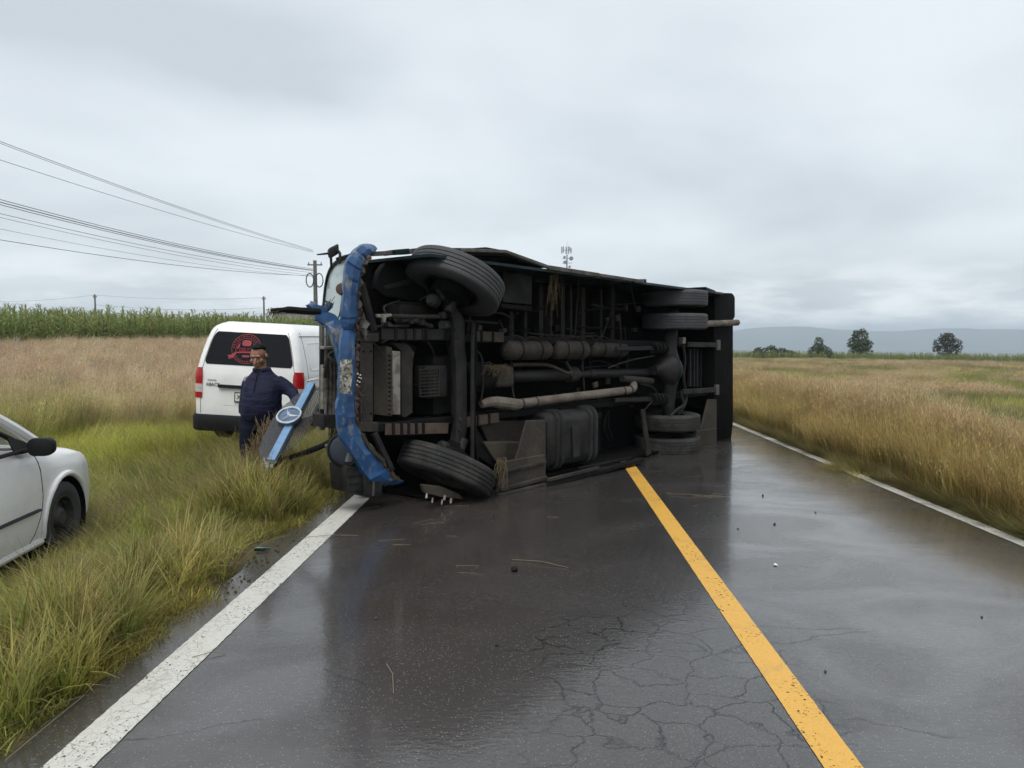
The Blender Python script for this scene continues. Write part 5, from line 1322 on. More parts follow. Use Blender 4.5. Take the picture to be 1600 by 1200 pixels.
for y in (0.0, -2.45):                              # flared arch lips and dark liners
    for s in (-1, 1):
        P = [Vector((s*(side_x(y+0.375*math.cos(a), 0.305+0.375*math.sin(a))+0.004), y+0.375*math.cos(a), 0.305+0.375*math.sin(a))) for a in np.linspace(R(-12), R(192), 30)]
        MB().tube(P, 0.024, 8).obj('arch_lip', M_white, car)
        MB().lathe([(0.345, 0.0), (0.350, 0.0), (0.350, 0.30), (0.345, 0.30)], (s*0.50, y, 0.305), (s, 0, 0), 32).obj('arch_liner', M_blackp, car)
# door skin, a few millimetres proud so the shut lines read
def door_panel(y0, y1, name, s=1):
    def fn(a, t):
        z = 0.235 + (0.945-0.235)*t
        yf = y1 + 0.16*max(0, (0.45-t)/0.45)**2*(-1)
        return Vector((s*(side_x(y0+(yf-y0)*a, z)+0.006), y0+(yf-y0)*a, z))
    return MB().grid(fn, 16, 12).obj(name, M_white, car, solid=0.008, ang=40)
for s in (1, -1):
    d = door_panel(-1.66, -0.40, 'door', s)
    P = [Vector((s*(side_x(y, 0.475+0.0*y)+0.014), y, 0.475)) for y in np.linspace(-1.62, -0.46, 16)]
    MB().tube(P, 0.026, 6, flat=0.45).obj('door_moulding', M_blackp, d)
    P = [Vector((s*(side_x(-1.50, 0.80)+0.03), y, 0.80)) for y in np.linspace(-1.55, -1.38, 6)]
    MB().tube(P, 0.019, 8).obj('door_handle', M_blackp, d)
    P = []
    for t in np.linspace(0, 1, 14):
        z = 0.235+0.71*t; y = -0.39 - 0.16*max(0, (0.45-t)/0.45)**2; P.append(Vector((s*(side_x(y, z)+0.002), y, z)))
    MB().tube(P, 0.006, 5).obj('shut_line', M_seam, car)
    d2 = door_panel(-2.42, -1.68, 'door', s)
# sill
for s in (1, -1): MB().tube([Vector((s*(side_x(y, 0.215)+0.0), y, 0.205)) for y in np.linspace(-2.05, -0.38, 12)], 0.030, 8).obj('sill', M_white, car)
# glasshouse
G_car = glass('car_glass', (0.10, 0.13, 0.12), 0.03, 0.22)
for s in (1, -1):
    A0 = Vector((s*0.775, -0.28, 0.955)); A1 = Vector((s*0.60, -1.05, 1.40)); 
    MB().tube(smooth_path([A0, A0.lerp(A1, 0.5)+Vector((s*0.012, 0, 0.025)), A1, Vector((s*0.585, -1.6, 1.46)), Vector((s*0.585, -2.4, 1.43)), Vector((s*0.66, -2.95, 1.05))], 5), [0.040]*11+[0.045]*15, 8).obj('roof_pillar', M_white, car)
    MB().tube([A0+Vector((s*0.012, -0.16, -0.005)), A1+Vector((s*0.03, -0.10, -0.06)), Vector((s*0.615, -1.6, 1.405))], 0.020, 6).obj('window_rubber', M_blackp, car)
    MB().tube([Vector((s*0.80, y, 0.968)) for y in np.linspace(-0.45, -2.35, 8)], 0.016, 6).obj('window_rubber', M_blackp, car)
    MB().bar((s*0.79, -1.65, 0.96), (s*0.60, -1.72, 1.42), 0.07, 0.03, up=(0, 1, 0)).obj('roof_pillar', M_blackp, car, bevel=0.005)
    MB().prism([Vector((s*0.785, -0.62, 0.965)), Vector((s*0.785, -1.64, 0.965)), Vector((s*0.615, -1.70, 1.40)), Vector((s*0.625, -1.12, 1.38))], (s*-0.005, 0, 0)).obj('side_window', G_car, car)
    MB().prism([Vector((s*0.80, -0.38, 0.965)), Vector((s*0.80, -0.70, 0.965)), Vector((s*0.745, -0.70, 1.10))], (s*-0.012, 0, 0)).obj('mirror_base', M_blackp, car)
MB().grid(lambda a, t: Vector(((2*a-1)*(0.76-0.17*t), -0.28-0.77*t - 0.10*(1-(2*a-1)**2)*-1.0*0.6, 0.965+0.44*t)), 10, 6).obj('windscreen', G_car, car, solid=0.005)
MB().grid(lambda a, t: Vector(((2*a-1)*0.59, -1.05-1.40*t, 1.425+0.06*math.sin(math.pi*min(1, t*0.9+0.1))*1.0+0.02*(1-(2*a-1)**2))), 10, 10).obj('roof', M_white, car, solid=0.02)
for s in (1, -1):
    c = Vector((s*0.93, -0.57, 0.995))
    m_ = MB().loft([[c + Vector((s*x*k, dy, z*k)) for x, z in rrect(0, 0, 0.092, 0.070, 0.055, 5)] for dy, k in ((-0.055, 0.86), (-0.05, 0.97), (-0.02, 1.0), (0.03, 0.92), (0.06, 0.66), (0.072, 0.3))]).obj('door_mirror', M_blackp, car)
    MB().bar(c+Vector((-s*0.19, -0.03, -0.045)), c+Vector((-s*0.06, -0.02, -0.02)), 0.05, 0.035).obj('mirror_arm', M_blackp, m_, bevel=0.008)
# cabin: dashboard, wheel, seats
M_int = plain('cabin_plastic', (0.05, 0.05, 0.053), 0.7); M_seat = grime('seat_cloth', (0.055, 0.055, 0.06), (0.08, 0.075, 0.07), 20, rough=0.9)
MB().box((0, -0.62, 0.86), (1.38, 0.42, 0.22)).obj('dashboard', M_int, car, bevel=0.05, seg=3)
MB().box((0, -1.72, 0.30), (1.40, 1.95, 0.04)).obj('cabin_floor', M_int, car)
P = [Vector((-0.36+0.18*math.cos(a), -0.98+0.06*math.sin(a), 0.92+0.17*math.sin(a))) for a in np.linspace(0, 2*math.pi, 25)]
MB().tube(P, 0.016, 8).obj('steering_wheel', M_int, car)
for x in (-0.36, 0.36):
    s_ = MB().box((x, -1.45, 0.55), (0.48, 0.5, 0.16)).obj('seat', M_seat, car, bevel=0.05, seg=2)
    MB().box((x, -1.72, 0.88), (0.46, 0.13, 0.62), Matrix.Rotation(R(14), 3, 'X')).obj('backrest', M_seat, s_, bevel=0.05, seg=2)
    MB().box((x, -1.80, 1.27), (0.26, 0.09, 0.17)).obj('headrest', M_seat, s_, bevel=0.04, seg=2)
# lamps and front bumper trim
for s in (1, -1):
    MB().lathe([(0.001, 0.03), (0.06, 0.025), (0.085, 0.0), (0.085, -0.04)], (s*0.56, 0.70, 0.60), (s*0.45, 0.9, 0.2), 18).obj('head_lamp', M_clear, car)
MB().box((0, 0.815, 0.42), (0.52, 0.03, 0.10)).obj('grille', M_blackp, car, bevel=0.01)
for y in (0.0, -2.45):
    for s in (-1, 1):
        c = Vector((s*0.70, y, 0.305)); w = wheel(c, (s, 0, 0), 0.305, 0.19, K_rub, M_steel, bolts=4, rim=0.19, parent=car, boltmat=M_steel)
        for k in range(12):
            a = 2*math.pi*k/12; MB().lathe([(0.001, 0.002), (0.016, 0.002), (0.017, -0.002)], c + Vector((s*0.002, 0.150*math.cos(a), 0.150*math.sin(a))), (s, 0, 0), 10).obj('rim_hole', K_floor, w)

# ================================================================== THE MAN
MY = 8.15
def mp_(px, py, dy=0.0): return at(px, py, MY) + Vector((0, dy, 0))
skin, nt, b = new_mat('skin')
f, r_ = noise_fac(nt, 30, 4, 0.35, 0.7)
nt.links.new(mixrgb(nt, f, (0.27, 0.135, 0.085), (0.34, 0.18, 0.12)), b.inputs['Base Color']); b.inputs['Roughness'].default_value = 0.5
b.inputs['Subsurface Weight'].default_value = 0.08; b.inputs['Subsurface Radius'].default_value = (0.01, 0.004, 0.002)
hair_m = plain('black_hair', (0.006, 0.0055, 0.005), 0.7, 0, 0.15)
navy, nt, b = new_mat('navy_jacket_cloth')
f, r_ = noise_fac(nt, 5, 6, 0.35, 0.65); f2, r2_ = noise_fac(nt, 16, 5, 0, 1, mscale=(0.5, 0.5, 2.2))
nt.links.new(mixrgb(nt, f, (0.008, 0.010, 0.030), (0.014, 0.016, 0.042)), b.inputs['Base Color']); b.inputs['Roughness'].default_value = 0.7; b.inputs['Specular IOR Level'].default_value = 0.2; add_bump(nt, b, r2_, 0.5, 0.03)
trous = grime('dark_blue_trousers', (0.007, 0.008, 0.018), (0.012, 0.014, 0.025), 6, rough=0.85, spec=0.15)
man = empty('person', (mp_(403, 700).x, MY, -0.12))
ML = man.location
tag(man, 'person in a dark navy jacket standing behind the broken grille, looking down', 'person')
def L_(v): return Vector(v) - Vector(ML)
def P_(px, py, dy=0.0): return L_(mp_(px, py, dy))
def ell(mb, c, rx, ry, rz, rot=None, n=16, m=10):
    rot = rot or Matrix.Identity(3); rows = []
    for i in range(m+1):
        ph = math.pi*i/m - math.pi/2
        rows.append([Vector(c) + rot @ Vector((rx*math.cos(ph)*math.cos(2*math.pi*k/n), ry*math.cos(ph)*math.sin(2*math.pi*k/n), rz*math.sin(ph)+1e-5*i)) for k in range(n)])
    mb.loft(rows); return mb
def ering(c, rx, ry, n=20, tilt=0.0): return [Vector(c) + Vector((rx*math.cos(2*math.pi*k/n), ry*math.sin(2*math.pi*k/n), tilt*math.cos(2*math.pi*k/n))) for k in range(n)]
HC = P_(404, 557)                               # head centre
HR = Matrix.Rotation(R(-2), 3, 'Z') @ Matrix.Rotation(R(19), 3, 'X')      # turned to image left, chin down
def H(x, y, z): return HC + HR @ Vector((x, y, z))*1.07                          # face looks along -y
bm_ = MB()
ell(bm_, H(0, 0.012, 0.028), 0.080, 0.098, 0.100, HR)
ell(bm_, H(0, -0.022, -0.045), 0.068, 0.075, 0.090, HR)      # jaw and cheeks
ell(bm_, H(0, -0.050, -0.092), 0.042, 0.038, 0.034, HR)
bm_.tube([H(0, -0.090, 0.012), H(0, -0.110, -0.012), H(0, -0.118, -0.030), H(0, -0.098, -0.040)], [0.010, 0.014, 0.019, 0.012], 8)
for s in (1, -1):
    ell(bm_, H(s*0.016, -0.100, -0.032), 0.011, 0.012, 0.010, HR)
    ell(bm_, H(s*0.030, -0.082, 0.030), 0.026, 0.014, 0.012, HR)            # brow ridge
    ell(bm_, H(s*0.046, -0.066, -0.022), 0.024, 0.022, 0.024, HR)
    ell(bm_, H(s*0.083, 0.015, -0.004), 0.012, 0.022, 0.034, HR)            # ears
ell(bm_, H(0, -0.094, -0.062), 0.028, 0.012, 0.008, HR); ell(bm_, H(0, -0.092, -0.075), 0.024, 0.012, 0.008, HR)
NB = P_(408, 590, 0.03)
bm_.tube([H(0, 0.02, -0.05), HC.lerp(NB, 0.7), NB, NB+Vector((0, 0.01, -0.12))], [0.066, 0.068, 0.080, 0.12], 14)
# trunk under the clothes, arms to the hands
SHR, SHL = P_(388, 596, 0.02), P_(431, 597, 0.02)
ELR, ELL_ = P_(382, 625, 0.05), P_(455, 611, 0.00)
WRR, WRL = P_(380, 649, -0.02), P_(470, 628, -0.16)
HIP = P_(408, 655)
bm_.loft([ering(HIP+Vector((0, 0, dz)), rx, ry) for dz, rx, ry in ((-0.02, 0.15, 0.11), (0.15, 0.16, 0.13), (0.32, 0.165, 0.12), (0.44, 0.15, 0.09), (0.50, 0.08, 0.06))])
for a, e, w in ((SHR, ELR, WRR), (SHL, ELL_, WRL)):
    bm_.tube(smooth_path([a, e, w], 4), [0.055, 0.052, 0.048, 0.044, 0.040, 0.036, 0.033, 0.029, 0.027], 10)
def hand(w, d, side, curl):
    """palm and five separate bent fingers; d = direction from wrist to knuckles, side = towards the thumb"""
    d = Vector(d).normalized(); side = Vector(side); side = (side - d*side.dot(d)).normalized(); nrm = d.cross(side)
    k = w + d*0.085
    bm_.loft([[w + side*a*0.030 + nrm*b*0.017 for a, b in ((1, 0), (.7, .8), (0, 1), (-.7, .8), (-1, 0), (-.7, -.8), (0, -1), (.7, -.8))], [k + side*a*0.042 + nrm*b*0.014 for a, b in ((1, 0), (.7, .8), (0, 1), (-.7, .8), (-1, 0), (-.7, -.8), (0, -1), (.7, -.8))]])
    for i, (off, ln) in enumerate(((0.031, 0.070), (0.010, 0.080), (-0.011, 0.074), (-0.031, 0.058))):
        p = k + side*off - d*0.01; a = 0.25; pts = [p]
        for seg in (0.45, 0.32, 0.25):
            pts.append(pts[-1] + (d*math.cos(a) + nrm*math.sin(a))*ln*seg); a += curl
        bm_.tube(pts, [0.0095, 0.009, 0.0085, 0.0065], 7)
    p = w + d*0.025 + side*0.028; bm_.tube([p, p + d*0.028 + side*0.022 + nrm*0.01, p + d*0.058 + side*0.020 + nrm*0.022], [0.013, 0.011, 0.008], 7)
hand(WRR, (0.05, -0.05, -1), (0.7, -0.7, 0), 0.4)
hand(WRL, (0.55, -0.35, 0.35), (0, -0.4, 0.9), 0.75)
body = link('body', remesh_union(bm_.mesh('body'), 0.006, 3), skin, man)
for s in (1, -1):
    MB_ = MB(); ell(MB_, H(s*0.031, -0.086, 0.008), 0.011, 0.007, 0.0040, HR); MB_.obj('eye', plain('dark_eye', (0.02, 0.014, 0.012), 0.3), body)
    MB_ = MB(); MB_.tube([H(s*0.012, -0.099, 0.030), H(s*0.032, -0.097, 0.036), H(s*0.052, -0.082, 0.028)], [0.0022, 0.003, 0.0015], 6); MB_.obj('eyebrow', hair_m, body)
MB_ = MB(); MB_.tube([H(-0.026, -0.100, -0.069), H(0, -0.108, -0.067), H(0.026, -0.100, -0.069)], 0.0028, 6); MB_.obj('mouth', plain('lip_line', (0.10, 0.035, 0.03), 0.5), body)
# short hair, cropped at the sides
hm = MB(); ell(hm, H(0, 0.034, 0.074), 0.077, 0.084, 0.062, HR); ell(hm, H(0, -0.028, 0.112), 0.054, 0.046, 0.020, HR); ell(hm, H(0, 0.056, 0.02), 0.079, 0.062, 0.074, HR)
hme = remesh_union(hm.mesh('hair'), 0.007, 2)
for v in hme.vertices:
    nn = mnoise.noise(Vector(v.co)*60); v.co += v.normal*nn*0.006
link('hair', hme, hair_m, body)
# jacket
jm = MB()
jm.loft([ering(P_(px, py, dy), rx, ry, 24) for px, py, dy, rx, ry in ((408, 656, 0.0, 0.205, 0.165), (408, 650, 0.0, 0.222, 0.180), (408, 640, -0.01, 0.226, 0.190), (409, 622, -0.01, 0.222, 0.190), (410, 606, 0.0, 0.214, 0.168), (410, 594, 0.02, 0.200, 0.140), (410, 587, 0.03, 0.160, 0.110), (409, 580, 0.03, 0.100, 0.090), (408, 575, 0.02, 0.088, 0.085))])
for a, e, w, r0 in ((SHR, ELR, WRR, 0.086), (SHL, ELL_, WRL, 0.088)):
    jm.tube(smooth_path([a + Vector((0, 0, -0.005)), e, w.lerp(e, 0.10)], 5), [r0, r0*0.98, r0*0.94, r0*0.88, r0*0.84, r0*0.80, r0*0.76, r0*0.73, r0*0.70, r0*0.66, r0*0.60], 14)
jme = remesh_union(jm.mesh('jacket'), 0.011, 5)
for v in jme.vertices:
    c = Vector(v.co); fold = mnoise.noise(Vector((c.x*5, c.y*5, c.z*19))) * 0.009 + mnoise.noise(Vector((c.x*9, c.y*9, c.z*6)))*0.012; v.co += v.normal*fold
jk = link('jacket', jme, navy, man)
MB().tube([P_(407, 577, -0.085), P_(406, 588, -0.11), P_(405, 606, -0.175), P_(405, 630, -0.20), P_(405, 653, -0.185)], 0.006, 6).obj('zip', M_blackp, jk)
MB().tube([Vector((0.082*math.cos(a), 0.082*math.sin(a), 0.012*math.sin(a))) + P_(408, 577, 0.02) for a in np.linspace(R(-70), R(250), 22)], 0.020, 8).obj('collar', navy, jk)
MB().box(P_(418, 602, -0.178), (0.012, 0.004, 0.006)).obj('badge', M_chrome, jk)
# trousers and shoes
tm = MB()
gz = -0.02
for (h_, k_, f_) in ((P_(395, 657, 0.01), P_(389, 688, -0.05), P_(391, 740, 0.02)), (P_(422, 657, 0.0), P_(418, 695, -0.02), P_(412, 740, 0.05))):
    f2_ = Vector((f_.x, f_.y, 0.07)); tm.tube(smooth_path([h_ + Vector((0, 0, 0.08)), k_, f2_], 4), [0.125, 0.122, 0.112, 0.100, 0.092, 0.088, 0.085, 0.083, 0.082], 14)
    sh = MB(); sh.loft([ering(f2_ + Vector((0, -0.03, z)), rx, ry) for z, rx, ry in ((-0.085, 0.050, 0.135), (-0.05, 0.052, 0.14), (-0.02, 0.050, 0.11), (0.03, 0.05, 0.07))]); sh.obj('shoe', M_blackp, man)
tm.loft([ering(HIP + Vector((0, 0, dz)), rx, ry) for dz, rx, ry in ((-0.12, 0.16, 0.13), (-0.04, 0.195, 0.15), (0.06, 0.195, 0.155))])
tme = remesh_union(tm.mesh('trousers'), 0.012, 5)
for v in tme.vertices: v.co += v.normal*mnoise.noise(Vector((v.co.x*7, v.co.y*7, v.co.z*15)))*0.010
link('trousers', tme, trous, man)

# ================================================================== BROKEN GRILLE WITH THE STAR BADGE
gr = empty('broken_grille', (0, 0, 0))
GC = at(454, 656, 7.55); gr.location = (GC.x-0.3, GC.y, 0.0)
tag(gr, 'torn off mesh grille with pale blue bar and three pointed star, propped before the man', 'grille')
vd = (GC - Vector((0, 0, CAMH))).normalized(); rt = vd.cross(Vector((0, 0, 1))).normalized(); up_ = rt.cross(vd)
gn = (-vd*0.62 + (up_*0.96 - rt*0.26).normalized()*0.78).normalized()
def gpl(px, py, off=0.0):
    d = ray(px, py); o = Vector((0, 0, CAMH)); t = (GC-o).dot(gn)/d.dot(gn)
    return o + d*t + gn*off - Vector(gr.location)
bA, bB = gpl(424, 721), gpl(487, 600)
bd = (bB-bA).normalized(); bs = bd.cross(gn).normalized()
gbar = MB().bar(bA, bB, 0.085, 0.055, up=tuple(gn)).obj('blue_bar', K_bluelight, gr, bevel=0.008, seg=2)
MB().bar(bA-gn*0.045, bB-gn*0.045, 0.078, 0.05, up=tuple(gn)).obj('bar_backing', K_black_plastic, gr, bevel=0.006)
sc_ = gpl(454, 656, 0.06); e1 = rt - gn*rt.dot(gn); e1.normalize(); e2 = gn.cross(e1)
disc = MB().lathe([(0.001, 0.0), (0.125, 0.0), (0.128, -0.02), (0.118, -0.05), (0.001, -0.05)], sc_, gn, 40).obj('badge_disc', grime('badge_blue', (0.10, 0.17, 0.28), (0.08, 0.12, 0.19), 8, rough=0.3), gr)
M_star = plain('badge_silver', (0.66, 0.69, 0.72), 0.25, 0.6)
MB().tube([sc_ + gn*0.008 + (e1*math.cos(a)+e2*math.sin(a))*0.122 for a in np.linspace(0, 2*math.pi, 49)], 0.0125, 8).obj('star_ring', M_star, disc)
for k in range(3):
    a = R(100+120*k); d = e1*math.cos(a)+e2*math.sin(a); q = gn.cross(d)
    mb = MB(); c = sc_
    mb.v = [tuple(c + q*0.020 + gn*0.004), tuple(c - q*0.020 + gn*0.004), tuple(c + d*0.122 + q*0.004 + gn*0.004), tuple(c + d*0.122 - q*0.004 + gn*0.004), tuple(c - d*0.012 + gn*0.024), tuple(c + d*0.120 + gn*0.012)]
    mb.f = [(0, 4, 5, 2), (4, 1, 3, 5), (0, 2, 3, 1), (2, 5, 3), (0, 1, 4)]
    mb.obj('star_point', M_star, disc)
# woven wire: two fields of crossed wires clipped to the torn outline
def inside(p, poly):
    c = False; j = len(poly)-1
    for i in range(len(poly)):
        if (poly[i][1] > p[1]) != (poly[j][1] > p[1]) and p[0] < (poly[j][0]-poly[i][0])*(p[1]-poly[i][1])/(poly[j][1]-poly[i][1])+poly[i][0]: c = not c
        j = i
    return c
def wires(outline, step, r, ang, name, mat, off):
    P3 = [gpl(*p) for p in outline]; o = P3[0]
    c, s = math.cos(ang), math.sin(ang)
    a1 = bs*c + bd*s; a2 = -bs*s + bd*c
    P2 = [((p-o).dot(a1), (p-o).dot(a2)) for p in P3]
    x0, x1 = min(p[0] for p in P2), max(p[0] for p in P2); y0, y1 = min(p[1] for p in P2), max(p[1] for p in P2)
    mb = MB()
    for axis_ in (0, 1):
        lo, hi, l2, h2 = (x0, x1, y0, y1) if axis_ == 0 else (y0, y1, x0, x1)
        t = lo
        while t < hi:
            run = []; u = l2
            while u <= h2 + 0.02:
                p = (t, u) if axis_ == 0 else (u, t)
                if inside(p, P2) and u <= h2: run.append(p)
                else:
                    if len(run) >= 2:
                        mb.tube([o + a1*q[0] + a2*q[1] + gn*(off + 0.02*math.sin(q[0]*7)*math.cos(q[1]*6)) for q in (run[0], run[len(run)//2], run[-1])], r, 4, cap=False)
                    run = []
                u += 0.02
            t += step
    return kind(mb.obj(name, mat, gr), 'stuff')
left_out = [(486, 604), (462, 613), (440, 634), (424, 655), (410, 678), (402, 700), (404, 714), (416, 722), (424, 721), (450, 672)]
right_out = [(490, 600), (502, 603), (503, 625), (492, 648), (484, 668), (470, 688), (452, 700), (436, 714), (428, 719), (458, 660)]
wires(left_out, 0.0115, 0.0019, 0.5, 'wire_mesh', grime('dark_wire', (0.06, 0.07, 0.09), (0.10, 0.11, 0.13), 8, rough=0.4), -0.01)
wires(right_out, 0.020, 0.0028, 0.5, 'wire_mesh', grime('dark_wire_coarse', (0.05, 0.05, 0.052), (0.09, 0.085, 0.075), 8, rough=0.5), -0.02)
# torn resin at the foot of the bar, black rod to the wreck
mb = MB(); rng = random.Random(3)
for i in range(60):
    p = gpl(rng.uniform(413, 428), rng.uniform(716, 731)); mb.tube([p, p + Vector((rng.uniform(-.05, .03), rng.uniform(-.04, .04), rng.uniform(-.06, .04)))], rng.uniform(0.002, 0.005), 4)
kind(mb.obj('torn_fibre', plain('resin_fibre', (0.34, 0.33, 0.31), 0.8), gr), 'stuff')
rod = [at(428, 722, 7.3), at(455, 714, 7.45), at(480, 706, 7.6), at(505, 696, 7.8), at(516, 690, 7.95)]
MB().tube(smooth_path([p - Vector(gr.location) for p in rod], 4), [0.018]*4 + [0.026]*4 + [0.032]*5 + [0.034]*4, 8).obj('broken_rod', K_dark, gr)
mb = MB()
for i in range(50):
    p = rod[0].lerp(rod[2], rng.random()) - Vector(gr.location); mb.tube([p, p + Vector((rng.uniform(-.06, .06), rng.uniform(-.05, .05), rng.uniform(-.05, .04)))], 0.003, 4)
kind(mb.obj('snagged_straw', K_rust, gr), 'stuff')
# ridge of dead grass ploughed up in front of the man
mb = MB(); rng = random.Random(12)
for i in range(420):
    t = rng.random(); px = 384+52*t + rng.gauss(0, 4); py0 = 742 - 20*t; top = 735-95*math.sin(min(1, t*1.15)*math.pi*0.55)
    a = at(px, py0, 7.75 + rng.gauss(0, 0.05)); q = at(px+rng.gauss(0, 9), rng.uniform(top, py0-8), 7.75 + rng.gauss(0, 0.09))
    m_ = (a+q)/2 + Vector((rng.gauss(0, .04), rng.gauss(0, .03), rng.gauss(0.03, .03)))
    mb.tube(smooth_path([a, m_, q], 3), 0.0030, 4, cap=False)
o = mb.obj('dead_grass_ridge', grime('dead_grass', (0.15, 0.105, 0.055), (0.24, 0.175, 0.09), 12, rough=0.9, bump=0)); kind(o, 'stuff'); o['label'] = 'ridge of dead brown grass torn up in front of the person'

# ================================================================== MAIZE FIELDS
def maize_mesh(name, seed):
    rg = random.Random(seed); V, F, A = [], [], []
    def strip(P, W, sd, col):
        b = len(V)
        for p, w in zip(P, W):
            V.append(tuple(p - sd*w)); V.append(tuple(p + sd*w)); A.extend([col]*2)
        for i in range(len(P)-1): F.append((b+2*i, b+2*i+1, b+2*i+3, b+2*i+2))
    Hh = rg.uniform(1.85, 2.25)
    for a in (0, math.pi/2): strip([Vector((0, 0, 0)), Vector((0, 0, Hh))], [0.018, 0.010], Vector((math.cos(a), math.sin(a), 0)), (0.4, rg.random(), 0, 1))
    hd = rg.uniform(0, 6.28)
    for i in range(11):
        hd += math.pi + rg.uniform(-0.5, 0.5); z0 = 0.25 + (Hh-0.35)*i/11; L = rg.uniform(0.55, 0.85)*(1 - 0.35*max(0, i-7)/4)
        d = Vector((math.cos(hd), math.sin(hd), 0)); sd = Vector((-d.y, d.x, 0)); t0 = rg.uniform(0.25, 0.5); P = [Vector((0, 0, z0))]; tl = t0; bend = rg.uniform(1.2, 2.2)
        for k in range(5): P.append(P[-1] + (d*math.sin(tl) + Vector((0, 0, math.cos(tl))))*L/5); tl += bend/5
        sd = (sd + Vector((0, 0, rg.uniform(-.5, .5)))).normalized()
        strip(P, [0.022, 0.042, 0.045, 0.038, 0.024, 0.003], sd, (0.6, rg.random(), 0, 1))
    for k in range(7):
        a = rg.uniform(0, 6.28); d = Vector((math.cos(a)*0.35, math.sin(a)*0.35, 1)).normalized(); P = [Vector((0, 0, Hh-0.02)), Vector((0, 0, Hh)) + d*0.16, Vector((0, 0, Hh)) + d*0.24 + Vector((math.cos(a), math.sin(a), 0))*0.08]
        strip(P, [0.008, 0.010, 0.006], Vector((-math.sin(a), math.cos(a), 0)), (0.9, rg.random(), 1, 1))
    me = bpy.data.meshes.new(name); me.from_pydata(V, [], F)
    ca = me.attributes.new('bl', 'FLOAT_COLOR', 'POINT'); ca.data.foreach_set('color', np.array(A, dtype=np.float32).ravel())
    return me
MAIZE = bpy.data.collections.new('maize_plants')
m_maize = m_grass.copy(); m_maize.name = 'maize_leaf'
for i in range(6):
    me = maize_mesh('maize', 40+i); me.materials.append(m_maize); MAIZE.objects.link(bpy.data.objects.new('%02d_maize' % i, me))
G_MAIZE = scatter_group(MAIZE)
def maize_field(name, X, Y, sc, label):
    n = len(X); rot = np.zeros((n, 3)); rot[:, 2] = rnd(n, 0, 6.28); rot[:, 0] = rnd(n, -0.08, 0.08); rot[:, 1] = rnd(n, -0.08, 0.08)
    s = sc*rnd(n, 0.80, 1.16); t = RNG.random(n)
    tint = lerp((0.16, 0.255, 0.07), (0.30, 0.37, 0.12), t); tip = lerp((0.24, 0.22, 0.10), (0.33, 0.27, 0.15), t)
    for k in range(3): pass
    return scatter(name, np.stack([X, Y, ground_z(X, Y)-0.02], 1), RNG.integers(0, 6, n), rot, np.stack([s, s, s], 1), tint, tint*0.35+tip*0.65*0.55+tint*0.3, G_MAIZE, m_maize, label, 'maize')
row, col_ = np.meshgrid(np.arange(16)*0.62, np.arange(0, 62, 0.26), indexing='ij')
row = row.ravel() + RNG.normal(0, 0.06, row.size); col_ = col_.ravel() + RNG.normal(0, 0.08, col_.size)
c0 = at(-60, 520, 32); c1 = at(420, 520, 52); dr = Vector((c1.x-c0.x, c1.y-c0.y)); dr.normalize()
maize_field('maize_field', c0.x - 8*dr.x + dr.x*col_ - dr.y*row*1.0, c0.y - 8*dr.y + dr.y*col_ + dr.x*row*1.0, 0.98, 'green maize standing behind the brown grass on the left')
n = 3800; X = 20 + 150*RNG.random(n); Y = 117 + 7*RNG.random(n)
maize_field('distant_maize', X, Y, 0.72, 'far strip of green maize along the right horizon')

# ================================================================== TREES ON THE RIGHT HORIZON
m_leaf, nt, b = new_mat('tree_leaf')
g = ND(nt, 'ShaderNodeNewGeometry')
f_, r_ = noise_fac(nt, 0.9, 4, 0.35, 0.65)
hv_ = ND(nt, 'ShaderNodeMapRange'); nt.links.new(g.outputs['Random Per Island'], hv_.inputs['Value'])
nt.links.new(mixrgb(nt, hv_.outputs[0], (0.030, 0.050, 0.018), (0.062, 0.085, 0.028)), b.inputs['Base Color']); b.inputs['Roughness'].default_value = 0.6
m_leaf_b = m_leaf.copy(); m_leaf_b.name = 'dark_tree_leaf'
for nd in m_leaf_b.node_tree.nodes:
    if nd.type == 'MIX': nd.inputs[6].default_value = (0.030, 0.036, 0.020, 1); nd.inputs[7].default_value = (0.050, 0.054, 0.030, 1)
m_bark = grime('bark', (0.060, 0.048, 0.036), (0.09, 0.075, 0.06), 8, rough=0.95)
def leaf_cloud(lobes, n, size, seed):
    rg = np.random.default_rng(seed); V, F = [], []
    w = np.array([l[3]**2 for l in lobes]); w = w/w.sum()
    for k in rg.choice(len(lobes), n, p=w):
        cx, cy, cz, r, fz = lobes[k]; d = rg.normal(size=3); d /= np.linalg.norm(d); rr = r*(0.45+0.62*rg.random()**0.6)
        p = Vector((cx+d[0]*rr, cy+d[1]*rr, cz+d[2]*rr*fz)); a = Vector(rg.normal(size=3)).normalized(); c = a.orthogonal().normalized(); e = a.cross(c); s = size*rg.uniform(0.6, 1.3)
        q = len(V); V += [tuple(p - c*s), tuple(p + e*s*0.5), tuple(p + c*s), tuple(p - e*s*0.5)]; F.append((q, q+1, q+2, q+3))
    me = bpy.data.meshes.new('crown'); me.from_pydata(V, [], F); return me
